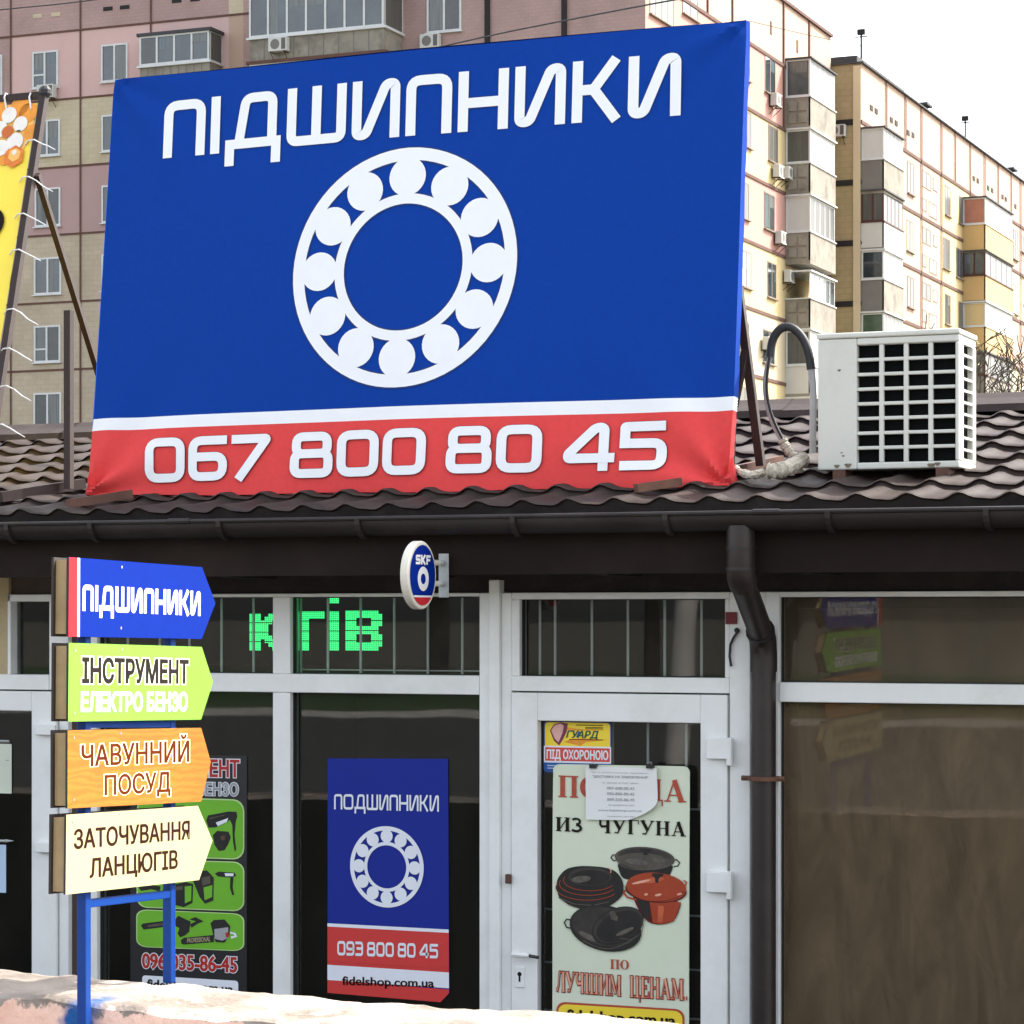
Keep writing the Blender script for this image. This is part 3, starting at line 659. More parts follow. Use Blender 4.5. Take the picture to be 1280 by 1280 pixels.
band(bot, lambda u: on_line(s2, u), 24, 'banner_red'); band(lambda u: on_line(s2, u), lambda u: on_line(s1, u), 3, 'banner_white'); band(lambda u: on_line(s1, u), top, 60, 'banner_blue')
# folded returns round the frame: right side, top, bottom, left
def ret(f0, f1, mt, depth=.05, inset=.0):
    B.grid(lambda u, v: pb.at(f0[0]*(1-u)+f1[0]*u, f0[1]*(1-u)+f1[1]*u)-pb.n*(depth*v+.004*math.sin(31*u)*v)+pb.a*(inset*v), 30, 3, mt)
ret(pb.px(914, 493), cTR, 'banner_blue', .030, .008); ret(cBR, pb.px(913, 510.5), 'banner_red', .028, .006); ret(pb.px(913, 510.5), pb.px(914, 493), 'banner_white', .028, .007)
ret(cTL, cTR, 'banner_blue'); ret(cBL, cBR, 'banner_red'); ret(cBL, pb.px(108, 536), 'banner_red'); ret(pb.px(108, 536), cTL, 'banner_blue')
# corner ear of gathered cloth, lower right
e0 = pb.at(*cBR); B.tube([e0+pb.b*.12-pb.n*.01, e0+pb.b*.03+pb.a*.008, e0+pb.a*.03-pb.b*.015-pb.n*.02], [.006, .02, .012], 'banner_red', 8)
qt = quad(pb, (202, 125), (850, 63), (848, 141.5), (200, 196)); square_text(B, qt, 'ПІДШИПНИКИ', 'banner_white', .0034)
square_text(B, qt, 'ПІДШИПНИКИ', 'banner_edge', .002, fat=.026)
qn = quad(pb, (179, 547), (832, 524.5), (829.5, 586), (176.5, 602)); square_text(B, qn, '067 800 80 45', 'banner_white', .0085, stroke=.195, gap=.085, space=.42)
square_text(B, qn, '067 800 80 45', 'red_edge', .0068, stroke=.195, gap=.085, space=.42, fat=.02)
c_ = pb.px(505.5, 333.5); rl = pb.px(366, 340); rr_ = pb.px(645, 326); rad = (rr_[0]-rl[0])/2
bearing(B, pb, ((rl[0]+rr_[0])/2, c_[1]), rad, 'banner_white', .0034)
n = 72; cc = ((rl[0]+rr_[0])/2, c_[1])
for r1, r2 in ((1.012, .883), (.627, .518)):
    B.add([pb.at(cc[0]+r*rad*math.cos(2*math.pi*i/n), cc[1]+r*rad*math.sin(2*math.pi*i/n), .002) for r in (r1, r2) for i in range(n)], [[i, (i+1) % n, n+(i+1) % n, n+i] for i in range(n)], 'banner_edge')
B.build('banner_sheet', ban, smooth=True)
B = MB(); bk = -.115
K = lambda p, o=bk: pb.at(p[0], p[1])+pb.n*(o-pb.disp(*p))
ins = lambda p, da, db: (p[0]+da, p[1]+db)
tl, tr, br_, bl = ins(cTL, .03, -.03), ins(cTR, -.03, -.03), ins(cBR, -.03, .04), ins(cBL, .03, .04)
B.tube([K(bl), K(tl)], .018, 'frame_brown', sq=True); B.tube([K(br_), K(tr)], .018, 'frame_brown', sq=True); B.tube([K(tl), K(tr)], .018, 'frame_brown', sq=True); B.tube([K(bl), K(br_)], .018, 'frame_brown', sq=True)
for u in (.33, .66): B.tube([K((bl[0]*(1-u)+br_[0]*u, bl[1]*(1-u)+br_[1]*u)), K((tl[0]*(1-u)+tr[0]*u, tl[1]*(1-u)+tr[1]*u))], .016, 'frame_brown', sq=True)
B.build('support_frame', ban)
def bar(name, par, p, q, r, mt='frame_brown', lab=None):
    B = MB(); B.tube([p, q], r, mt, sq=True); return B.build(name, par, label=lab)
# right-hand back stay and its foot
pt = K(pb.px(914, 352), -.09); pf = on_roof(951, 585); bar('stay', ban, pt, pf+Vector((0, 0, .01)), .016)
pk = pt+(pf-pt)*.34; bar('stay', ban, pk, K(pb.px(902, 500), -.15), .014)
f1, f2 = on_roof(905, 592)+RN*.005, on_roof(976, 576)+RN*.005; bar('foot_plate', ban, f1, f2, .016, 'rust_brown')
for u in (.3, .62): p = K((tl[0]*(1-u)+tr[0]*u, tl[1]*(1-u)+tr[1]*u-.15)); q = Vector((p.x-.1, p.y+1.35, roof_z(p.y+1.35)+.03)); bar('stay', ban, p, q, .016)
# rusty feet poking out under the cloth
f1, f2 = on_roof(0, 623)+RN*.005, on_roof(104, 606)+RN*.005; bar('foot_plate', ban, f1, f2, .022, 'frame_brown')
f1, f2 = on_roof(85, 631)+RN*.004, on_roof(164, 619)+RN*.005; bar('foot_plate', ban, f1, f2, .018, 'rust_brown')
f1, f2 = on_roof(795, 612)+RN*.005, on_roof(850, 604)+RN*.005; bar('foot_plate', ban, f1, f2, .016, 'rust_brown')
# ------------------------------------------------------------------ yellow banner, left
Q0 = on_roof(-17, 612); BT2 = math.atan(.27)
py_ = Plane(Q0, (1, 0, 0), (0, math.sin(BT2), math.cos(BT2)))
yb = thing('banner_frame', tuple(Q0), 'yellow honey banner with white blossoms, laced with white ties into a brown pipe frame', 'banner')
B = MB(); TR_, BR2 = py_.px(47.5, 129), py_.px(-28, 605); TL_ = (TR_[0]-1.5, TR_[1]); 
B.grid(lambda u, v: py_.at((BR2[0]-1.5)*(1-u)+BR2[0]*u if v == 0 else ((BR2[0]*(1-v)+TR_[0]*v)-1.5*(1-u)), BR2[1]*(1-v)+TR_[1]*v+0.0, .003*math.sin(9*v)*u), 12, 24, 'yellow_vinyl')
def yq(px, py): return py_.px(px, py)
def disc(px, py, r, mt, o, sq=1.0, n=20, rot=0):
    c = yq(px, py); B.poly([py_.at(c[0]+r*math.cos(2*math.pi*i/n+rot), c[1]+r*sq*math.sin(2*math.pi*i/n+rot), o) for i in range(n)], mt)
B.poly([py_.P(x, y, .006) for x, y in ((47, 130), (-120, 138), (-120, 205), (0, 200), (18, 206), (40, 172))], 'pale_orange')
random.seed(3)
for px, py, r in ((36, 142, .05), (26, 134, .05), (-4, 140, .06), (40, 166, .04), (-14, 190, .06), (6, 200, .03)): disc(px, py, r, 'orange_vinyl', .008)
for px, py, r in ((13, 145, .040), (27, 156, .038), (1, 163, .042), (20, 178, .044), (3, 186, .040), (-12, 150, .04)): disc(px, py, r, 'blossom', .010+.001*random.random())
disc(11, 166, .030, 'blossom_heart', .0135); disc(25, 165, .012, 'label_green', .0138, .35)
disc(19, 197, .056, 'honey', .0125, n=6, rot=.5); disc(20, 195, .035, 'pale_orange', .0136, n=6, rot=.4); disc(20, 192, .013, 'blossom', .0142)
disc(-12, 280, .078, 'ink_black', .008, 1.0)
B.build('banner_sheet', yb)
pTop = py_.P(55.5, 119); pBot = py_.P(-20, 612)
B = MB(); B.tube([pBot, pTop], .016, 'frame_brown', sq=True); B.tube([pTop+Vector((.0, 0, 0)), pTop-Vector((1.6, 0, 0))], .016, 'frame_brown', sq=True); B.tube([pTop-Vector((1.6, 0, 0)), pBot-Vector((1.6, 0, 0))], .016, 'frame_brown', sq=True)
B.ball(pTop+Vector((.005, 0, .015)), .03, 'black_rubber', 10); B.build('pipe_frame', yb)
pk1 = py_.P(46, 218); st = on_roof(152, 560); bar('stay', yb, pk1, st, .013)
vb = on_roof(86, 611); bar('stay', yb, vb, vb+Vector((.0, 0, fz(91, 388, vb.y)-vb.z)), .016)
for i, (px, py) in enumerate(((34, 180), (27, 226), (21, 272), (15, 317), (8, 391), (3, 440), (0, 487), (-6, 535))):
    B = MB(); g = lambda x, y, o: py_.P(px+x, py+y, o)
    d = random.uniform(-2, 3)
    B.tube([g(-2, 2, .006), g(4, -2, .02), g(13, -2, .03), g(20, 1, .012), g(30, 7+d, .02), g(42+d, 14+d*1.5, .035)], [.003, .0036, .0036, .003, .003, .002], 'tie_white', 6); B.build('cable_tie', yb, smooth=True)
for px in (10, 41):
    B = MB(); g = lambda x, y, o: py_.P(px+x, 122+y, o); B.tube([g(-1, 15, .008), g(-1, 2, .024), g(0, -3, .02), g(1, -3, -.02)], .004, 'tie_white', 6); B.build('cable_tie', yb, smooth=True)

# ------------------------------------------------------------------ air conditioner on the roof
A = on_roof(1022, 589); Bp = on_roof(1199, 588)
y0 = (A.y+Bp.y)/2; xa, xb = fx(1022, y0), fx(1199, y0); zb, zt = fz(1110, 586, y0), fz(1110, 421, y0); dp_ = .29
ac = thing('air_conditioner', ((xa+xb)/2, y0, zb), 'large white air conditioner with black gridded openings on the brown tile roof', 'air conditioner')
gx0, gx1 = fx(1071, y0), fx(1194, y0); gz0, gz1 = fz(1110, 577.5, y0), fz(1110, 430, y0)
B = MB(); th = .015
B.box(xa, gx0, y0, y0+dp_, zb, zt, 'ac_white'); B.box(gx0, xb-.001, y0+.02, y0+dp_, zb, gz0, 'ac_white'); B.box(gx0, xb-.001, y0+.02, y0+dp_, gz1, zt, 'ac_white')
B.box(gx0, xb, y0, y0+.02, zb, gz0, 'ac_white'); B.box(gx0, xb, y0, y0+.02, gz1, zt, 'ac_white'); B.box(gx1, xb, y0, y0+.02, gz0, gz1, 'ac_white')
B.box(xb-.05, xb, y0+dp_-.05, y0+dp_, gz0, gz1, 'ac_white'); B.box(xb-.02, xb, y0+.02, y0+.08, gz0, gz1, 'ac_white')
B.box(xa-.004, xb+.004, y0-.006, y0+dp_+.004, zt+.001, zt+.022, 'ac_white')
for px, py, r_ in ((1049, 463, .006), (1054, 570, .005), (1052, 566, .004), (1060, 582, .012), (1046, 583, .010), (1164, 582, .013), (1172, 580, .010)):
    p_ = on_y(px, py, y0-.0015); B.poly([p_+Vector((r_*math.cos(a)*(1+.4*math.sin(3*a)), 0, r_*.9*math.sin(a)*(1+.3*math.cos(2*a)))) for a in [2*math.pi*i/14 for i in range(14)]], 'grime')
B.build('casing', ac, bevel=.006)
B = MB(); B.box(gx0+.001, xb-.022, y0+.032, y0+dp_-.055, gz0+.001, gz1-.001, 'ac_black'); B.build('coil', ac)
B = MB(); bw = .0088
for i in range(3): x = gx0+(gx1-gx0)*(i+1)/4; B.box(x-bw, x+bw, y0+.002, y0+.022, gz0, gz1, 'ac_white')
for j in range(7): z = gz0+(gz1-gz0)*(j+1)/8; B.box(gx0, gx1, y0+.004, y0+.024, z-bw*.75, z+bw*.75, 'ac_white')
B.build('front_grille', ac, bevel=.003)
B = MB()
for j in range(10): z = gz0+(gz1-gz0)*(j+.5)/10-.0; B.box(xb-.012, xb-.002, y0+.08, y0+dp_-.05, z+.0195, z+.0285, 'ac_white')
for j in range(1): B.box(xb-.012, xb-.002, y0+.08, y0+dp_-.05, gz0, gz0+.012, 'ac_white')
B.build('side_grille', ac)
for x in (xa+.06, xb-.09):
    B = MB(); B.box(x, x+.05, y0+.0, y0+dp_, zb-.05, zb-.001, 'rust_brown'); B.build('foot', ac)
yp = y0+.12; G = lambda px, py, o=0: on_y(px, py, yp+o)
def smoothp(pts, k=3):
    for _ in range(k):
        o = [pts[0]]
        for a, c in zip(pts, pts[1:]): o += [a*.75+c*.25, a*.25+c*.75]
        pts = o+[pts[-1]]
    return pts
B = MB(); B.tube(smoothp([G(963, 446), G(965, 424), G(976, 409), G(990, 408), G(1004, 422), G(1011, 440), G(1014, 462)]), .017, 'black_rubber', 10)
B.tube(smoothp([G(1014, 460), G(1017, 490), G(1016, 530), G(1016, 566, .02)]), .014, 'pipe_grey', 8)
B.tube(smoothp([G(963, 444), G(957, 466), G(956, 490), G(962, 520), G(972, 542), G(981, 555)]), .010, 'pipe_grey', 8)
B.tube(smoothp([G(963, 440, -.02), G(959, 466, -.02), G(958, 492, -.02), G(965, 522, -.02), G(978, 548, -.02)]), .006, 'black_rubber', 8)
B.build('refrigerant_hose', ac, smooth=True)
B = MB(); random.seed(5)
tp = smoothp([G(978, 550), G(984, 562), G(992, 570), G(998, 580), G(999, 592)], 3); B.tube(tp, [.016+.006*random.random() for _ in tp], 'tape_beige', 9)
L1 = [on_roof(x, y)+RN*.035 for x, y in ((1003, 586), (990, 594), (975, 600), (962, 600))]; tp = smoothp(L1, 3); B.tube(tp, [.024+.010*random.random() for _ in tp], 'tape_beige', 9)
L1 = [on_roof(x, y)+RN*.022 for x, y in ((953, 598), (940, 602), (928, 598), (916, 592))]; tp = smoothp(L1, 3); B.tube(tp, [.012+.007*random.random() for _ in tp], 'tape_beige', 8); B.build('pipe_wrap', ac, smooth=True)

# ------------------------------------------------------------------ projecting oval sign
pl_ = on_y(551, 720, -.445); ov = thing('projecting_sign', (pl_.x, -.445, pl_.z), 'small round blue and red logo sign on a steel bracket below the gutter', 'sign')
xs_ = pl_.x+.012; cy, cz = -.445-.055-.142, on_y(525, 719, -.63).z; rr = .129
po = Plane((xs_, cy, cz), (0, 1, 0), (0, 0, 1))
B = MB(); n = 40
ringp = lambda x, r: [Vector((x, cy+r*math.cos(2*math.pi*i/n), cz+r*math.sin(2*math.pi*i/n))) for i in range(n)]
B.add(ringp(xs_, rr*.97)+ringp(xs_-.004, rr)+ringp(xs_-.03, rr)+ringp(xs_-.034, rr*.97), [[k*n+i, k*n+(i+1) % n, (k+1)*n+(i+1) % n, (k+1)*n+i] for k in range(3) for i in range(n)]+[list(range(n)), list(range(3*n, 4*n))], 'oval_cream'); B.build('sign_box', ov)
B = MB(); r2 = rr*.885; lim = -.69
B.poly([po.at(r2*math.cos(a), r2*math.sin(a), .002) for a in [R_(-42+(180+84)*i/40) for i in range(41)]], 'sign_blue')
B.poly([po.at(r2*math.cos(a), r2*math.sin(a), .002) for a in [R_(180+47+(86)*i/20) for i in range(21)]], 'sign_red')
B.poly([po.at(r2*math.cos(a), r2*math.sin(a), .0018) for a in [2*math.pi*i/40 for i in range(40)]], 'sign_white')
B.add([po.at((.050 if k == 1 else .022)*math.cos(2*math.pi*i/n), -.014+(.046 if k == 1 else .020)*math.sin(2*math.pi*i/n), .004) for k in (1, .46) for i in range(n)], [[i, (i+1) % n, n+(i+1) % n, n+i] for i in range(n)], 'sign_white')
qs = lambda u, v, off=0: po.at(-.067+.134*u, .040+.036*v, off); square_text(B, qs, 'SKF', 'sign_white', .004, stroke=.26, gap=.06); B.build('sign_face', ov)
B = MB(); B.box(xs_-.02, xs_+.022, -.449, -.443, fz(551, 747, -.445), fz(551, 692, -.445), 'galvanised'); 
B.build('bracket', ov, bevel=.002)
for dz in (.05, -.03):
    B = MB(); z = cz+dz+.0; B.tube([(xs_-.01, -.449, z), (xs_-.02, cy+rr-.012, z)], .011, 'oval_cream', 10); B.ball((xs_+.0, -.457, z), .011, 'galvanised', 8); B.build('bracket_arm', ov, smooth=True)
# ------------------------------------------------------------------ LED ticker
led = thing('led_ticker', (fx(420, .16), .16, fz(420, 830, .16)), 'green dot-matrix text glowing behind the upper window panes', 'display')
F5 = {'К': ['11100111', '11101110', '11111100', '11111000', '11111000', '11111000', '11111100', '11101110', '11100111', '11100011'], 'Г': ['1111111']*2+['1110000']*8, 'І': ['111']*10,
      'В': ['1111111110', '1111111111', '1110000111', '1110000111', '1111111110', '1111111110', '1110000111', '1110000111', '1111111111', '1111111110']}
yl = .155
def ledglyph(rows_, pl, pr, pt_, pb_):
    B = MB(); nr, nc = len(rows_), len(rows_[0]); x0, x1 = fx(pl, yl), fx(pr, yl); z0, z1 = fz((pl+pr)/2, pb_, yl), fz((pl+pr)/2, pt_, yl)
    cw, ch = (x1-x0)/nc, (z1-z0)/nr
    for r in range(nr):
        for c in range(nc):
            if rows_[r][c] != '1': continue
            for h in (0, .5):
                xx, zz = x0+c*cw, z1-(r+1)*ch+h*ch; hh = .42*ch if (r*2+(h == 0)) % 5 else .22*ch
                for g_ in (0, .5): B.poly([(xx+g_*cw, yl, zz), (xx+(g_+.40)*cw, yl, zz), (xx+(g_+.40)*cw, yl, zz+hh), (xx+g_*cw, yl, zz+hh)], 'led_green')
    B.build('led_letter', led)
ledglyph(F5['К'], 312, 350, 766, 813); ledglyph(F5['Г'], 372, 406, 763, 813); ledglyph(F5['І'], 410, 424, 763, 813); ledglyph(['111']*2, 410, 424, 745, 754); ledglyph(F5['В'], 432, 478, 762, 813)
B = MB(); B.box(fx(140, .16), fx(598, .16), .1575, .2, fz(420, 832, .16), fz(420, 742, .16), 'ac_black'); B.build('led_housing', led)
# ------------------------------------------------------------------ printed things on and behind the glass
def PX(B, pl, pts, mt, off): B.poly([pl.P(x, y, off) for x, y in pts], mt)
def sub(q, u0, v0, u1, v1): return lambda u, v, off=0.0: q(u0+(u1-u0)*u, v0+(v1-v0)*v, off)
def slab(q, outline, t0, mt, off=0.0):
    """thin sheet with real thickness"""
    B = MB(); f = [q(u, v, off) for u, v in outline]; b = [q(u, v, off-t0) for u, v in outline]; n = len(f)
    B.add(f+b, [list(range(n)), list(range(n, 2*n))[::-1]]+[[i, n+i, n+(i+1) % n, (i+1) % n] for i in range(n)], mt); return B
mat('iron_sheen', (.12, .105, .085), .8, .4, 30); mat('enamel_glow', hexc('c0603f'), .4, .15, 20)
# blue bearing poster
pp = Plane((0, .016, 1.2), (1, 0, 0), (0, 0, 1)); pp.n = Vector((0, -1, 0))
q = quad(pp, (409.5, 948), (560, 948.5), (561.5, 1252), (409.5, 1241))
cut = [(0, 0), (.93, -.005), (1, .035), (1, 1), (0, 1)]
B = slab(q, cut, .002, 'poster_blue')
q2 = lambda l, u, v: q(u, v, l)
def strip4(v0, v1, mt, off, ur=1.0): B.poly([q(0, v0, off), q(ur, v0, off), q(1, v1, off), q(0, v1, off)], mt)
strip4(.133, .283, 'poster_red', .0012); strip4(.283, .297, 'poster_white', .0016); strip4(.055, .12, 'poster_white', .0016); 
B.poly([q(0, .0, .0012), q(.93, -.005, .0012), q(1, .035, .0012), q(1, .05, .0012), q(0, .055, .0012)], 'poster_red'); B.poly([q(0, .12, .0012), q(1, .12, .0012), q(1, .134, .0012), q(0, .134, .0012)], 'poster_red')
square_text(B, quad(pp, (418, 992.5), (549, 994), (549, 1014.5), (418, 1011.5)), 'ПОДШИПНИКИ', 'poster_white', .003, stroke=.15, gap=.10)
square_text(B, quad(pp, (422, 1176), (548, 1180), (548, 1198), (422, 1194)), '093 800 80 45', 'poster_white', .003, stroke=.19, gap=.1, space=.42)
text(B, quad(pp, (428, 1219.5), (543, 1223), (543, 1234), (428, 1231)), 'fidelshop.com.ua', 'ink_brown', .003, .025)
c1, c2, c3 = pp.px(438, 1084), pp.px(530, 1084), pp.px(484, 1083.5); bearing(B, pp, ((c1[0]+c2[0])/2, c3[1]), (c2[0]-c1[0])/2, 'poster_white', .003)
tag(B.build('poster'), 'blue and red bearing poster with white emblem taped inside the window left of the door', 'poster')
# black tool poster
q = quad(pp, (163, 943), (308.5, 945), (308.5, 1245), (163, 1235))
B = slab(q, [(0, 0), (1, 0), (1, 1), (0, 1)], .006, 'dark_panel'); Z = lambda x, y: (160+x/4.13, 930+y/4.13)
def gp(TL, TR, BR, BL):
    g = quad(pp, TL, TR, BR, BL); B.poly([g(u, v, .0015) for u, v in rrect(-.012, -.022, 1.012, 1.022, .10, 2.0)], 'tool_edge'); B.poly([g(u, v, .0022) for u, v in rrect(0, 0, 1, 1, .095, 2.0)], 'tool_green')
gp((173, 997), (304, 1001), (304, 1073), (173, 1069)); gp((172.5, 1075), (304, 1078.5), (304, 1138), (172.5, 1133)); gp((172, 1137.5), (304, 1143), (304, 1188), (172, 1182.5))
for s, qd, ow in (('ІНСТРУМЕНТ', ((172, 947.5), (300, 949.5), (300, 972), (172, 970)), .045), ('ЕЛЕКТРО БЕНЗО', ((172, 976.5), (298.5, 978.5), (298.5, 995), (172, 993)), .03), ('096 035-86-45', ((178, 1190), (297, 1195), (297, 1216), (178, 1210)), .045)):
    g = quad(pp, *qd); red = 'ink_red' if s[0] != 'Е' else 'ink_brown'
    text(B, g, s, 'poster_white', .0028, .085, grow=.035); text(B, g, s, red if s[0] != 'Е' else 'ink_gray', .0038, .035, grow=.035)
g = quad(pp, (178, 1219), (298, 1226), (298, 1240), (178, 1234)); B.poly([g(u, v, .0015) for u, v in rrect(0, -.4, 1, 1, .03, 9)], 'poster_white'); text(B, quad(pp, (184, 1223), (292, 1230), (292, 1242), (184, 1235)), 'fidelshop.com.ua', 'ink_black', .003, .03)
def zp(pts, mt, off): PX(B, pp, [Z(*p) for p in pts], mt, off)
# rotary hammer
zp([(405, 395), (415, 368), (470, 358), (520, 348), (562, 350), (566, 372), (558, 400), (552, 470), (560, 545), (553, 556), (543, 500), (540, 420), (528, 392), (500, 410), (455, 430), (418, 432)], 'iron', .0030)
zp([(440, 470), (462, 448), (520, 452), (532, 480), (520, 515), (500, 548), (470, 552), (448, 520)], 'iron', .0032); zp([(455, 405), (520, 382), (512, 402), (466, 424)], 'poster_white', .0036); zp([(478, 478), (500, 470), (506, 492), (486, 500)], 'rust_brown', .0036)
zp([(425, 380), (500, 364), (500, 370), (425, 388)], 'iron_lid', .0036)
# welders, drill
zp([(235, 725), (300, 712), (338, 722), (335, 820), (290, 842), (240, 830)], 'iron', .0030); zp([(295, 735), (330, 732), (328, 808), (296, 822)], 'tool_green', .0034); zp([(248, 738), (285, 732), (285, 752), (250, 756)], 'iron_lid', .0034)
zp([(335, 700), (378, 655), (410, 652), (445, 690), (442, 808), (400, 824), (372, 790)], 'iron', .0036); zp([(380, 690), (425, 680), (428, 720), (386, 732)], 'iron_lid', .0040); zp([(392, 740), (438, 728), (436, 790), (398, 806)], 'tool_green', .0040)
zp([(450, 668), (470, 658), (552, 664), (560, 680), (540, 690), (466, 684)], 'iron', .0030); zp([(500, 666), (548, 668), (545, 682), (505, 682)], 'poster_white', .0034); zp([(530, 690), (546, 690), (542, 740), (550, 780), (540, 780), (528, 742)], 'iron', .0032)
zp([(55, 740), (110, 725), (170, 735), (165, 760), (120, 750), (70, 758)], 'iron', .0030)
# chainsaws
zp([(68, 936), (80, 926), (190, 912), (245, 905), (245, 935), (190, 944), (82, 958)], 'iron', .0030); zp([(105, 934), (185, 922), (185, 936), (105, 946)], 'iron_lid', .0034)
zp([(245, 905), (262, 886), (300, 905), (325, 915), (318, 968), (300, 985), (272, 998), (258, 978), (268, 950), (248, 940)], 'iron', .0034); zp([(318, 905), (350, 893), (392, 915), (360, 928), (330, 948), (322, 930), (352, 915)], 'iron', .0030)
zp([(275, 1012), (290, 1000), (445, 985), (445, 1022), (290, 1035), (278, 1030)], 'iron', .0036); text(B, quad(pp, Z(308, 1002), Z(428, 992), Z(428, 1018), Z(308, 1026)), 'PROFESSIONAL', 'sign_cream', .0042, .02)
zp([(428, 925), (445, 908), (500, 905), (530, 940), (525, 985), (500, 1025), (455, 1022), (442, 985)], 'iron', .0038); zp([(448, 955), (520, 945), (520, 1000), (490, 1015), (450, 1005)], 'ink_gray', .0042); zp([(505, 975), (522, 970), (524, 995), (508, 998)], 'ink_red', .0046)
zp([(528, 968), (558, 975), (566, 995), (535, 1005), (532, 992), (552, 990), (545, 980), (530, 980)], 'poster_white', .0034)
tag(B.build('poster'), 'black poster with green power tool panels half hidden behind the arrow signs', 'poster')
# cookware sheet on the door
pc = Plane((0, -.052, 1.2), (1, 0, 0), (0, 0, 1)); pc.n = Vector((0, -1, 0))
q = quad(pc, (691.5, 955), (862, 958), (861, 1300), (690, 1289)); asp = .5
pc.disp = lambda a, b: .003*math.sin(5*b+2*a)
B = MB(); ol = rrect(0, 0, 1, 1, .045, .5)
f = [q(u, v) for u, v in ol]; bk_ = [q(u, v, -.0015) for u, v in ol]; n = len(f)
B.add(f+bk_, [list(range(n, 2*n))[::-1]]+[[i, n+i, n+(i+1) % n, (i+1) % n] for i in range(n)], 'sheet_green')
# curved sheet face: horizontal strips between rounded ends
us = [(0, v/20) for v in range(21)]
for k in range(20):
    v0, v1 = k/20, (k+1)/20
    def inset(v):
        r_ = .045; ry = r_*.5
        d = min(v, 1-v)
        return 0 if d >= ry else r_*(1-math.sqrt(max(0, 1-((ry-d)/ry)**2)))
    B.poly([q(inset(v0), v0, .0002), q(1-inset(v0), v0, .0002), q(1-inset(v1), v1, .0002), q(inset(v1), v1, .0002)], 'sheet_green')
X = lambda x, y: (640+x/4.923, 1030+y/4.923)
O = .0035
serif_text(B, quad(pc, (698, 969), (858, 975.5), (858, 1003), (698, 996)), 'ПОСУДА', 'ink_brick', O)
serif_text(B, quad(pc, (695, 1021), (729, 1022.5), (729, 1040), (695, 1038.5)), 'ИЗ', 'ink_black', O); serif_text(B, quad(pc, (748, 1023), (858, 1027.5), (858, 1045.5), (748, 1041)), 'ЧУГУНА', 'ink_black', O, gap=.1)
serif_text(B, quad(pc, (763, 1199), (786.5, 1200), (786.5, 1212), (763, 1211)), 'ПО', 'ink_brick', O)
for s, qd in (('ЛУЧШИМ', ((695, 1214), (777, 1220), (777, 1245), (695, 1239))), ('ЦЕНАМ.', ((787, 1220), (859, 1225), (859, 1250), (787, 1246)))):
    g = quad(pc, *qd); serif_text(B, g, s, 'ink_brick', O, gap=.03, fat=.05); serif_text(B, g, s, 'enamel_dark', O-.0012, gap=.03, fat=.11); serif_text(B, g, s, 'enamel_shine', O+.0014, gap=.03, fat=-.13 if False else -.045)
def cp(pts, mt, o):
    pts = [Vector(p) for p in pts]
    if len(pts) > 5 and len(pts) < 20:
        for _ in range(2): pts = [q_ for a_, b_ in zip(pts, pts[1:]+pts[:1]) for q_ in (a_*.78+b_*.22, a_*.22+b_*.78)]
    PX(B, pc, [X(*p) for p in pts], mt, o)
def el(cx, cy, rx, ry, mt, o, n=36, rot=0, a0=0, a1=360):
    cr, sr = math.cos(R_(rot)), math.sin(R_(rot)); cp([(cx+rx*math.cos(t)*cr-ry*math.sin(t)*sr, cy+rx*math.cos(t)*sr+ry*math.sin(t)*cr) for t in [R_(a0+(a1-a0)*i/n) for i in range(n)]], mt, o)
def line(pts, wd, mt, o):
    pv = [Vector(X(*p)) for p in pts]; vs, fs = strip(pv, wd); B.add([pc.P(v.x, v.y, o) for v in vs], fs, mt)
# tall grey pot
line([(650, 188), (622, 190), (612, 208), (630, 225), (655, 222)], 1.4, 'iron', .0030); line([(985, 225), (1015, 218), (1034, 238), (1022, 258), (998, 260)], 1.4, 'iron', .0030)
cp([(645, 220), (1000, 245), (985, 290), (960, 340), (700, 345), (668, 310)], 'iron', .0032); el(820, 210, 185, 70, 'iron_lid', .0036, rot=4); el(820, 205, 165, 56, 'iron_mid', .0039, rot=4, a0=180, a1=360); el(815, 222, 150, 44, 'iron_lid', .0041, rot=4)
el(770, 232, 70, 18, 'iron_sheen', .0042, rot=8); el(905, 222, 40, 14, 'iron_sheen', .0042, rot=8); line([(655, 232)]+[(820+172*math.cos(R_(a)), 222+60*math.sin(R_(a))) for a in range(165, 10, -15)], .9, 'iron_sheen', .0042)
cp([(785, 150), (865, 150), (860, 168), (840, 175), (835, 192), (810, 190), (812, 172), (790, 165)], 'iron', .0044)
# stack of skillets
cp([(272, 350), (330, 275), (420, 255), (560, 262), (640, 285), (690, 350), (690, 440), (600, 510), (500, 530), (420, 522), (330, 482), (288, 450)], 'iron', .0040)
for k, (dx, dy) in enumerate(((-10, 60), (-4, 36), (6, 14))):
    el(478+dx, 330+dy, 195-k*16, 78-k*6, 'iron', .0043+k*.0006); line([(478+dx+(195-k*16)*math.cos(R_(a)), 330+dy+(78-k*6)*math.sin(R_(a))) for a in range(30, 200, 12)], .8, 'enamel' if k < 3 else 'iron', .0045+k*.0006)
el(485, 322, 135, 58, 'iron_mid', .0064); el(488, 328, 118, 46, 'iron', .0067); line([(600, 268), (614, 282), (612, 300)], 1.2, 'enamel_shine', .0066)
line([(290, 450), (360, 500), (450, 528)], .9, 'iron_lid', .0046)
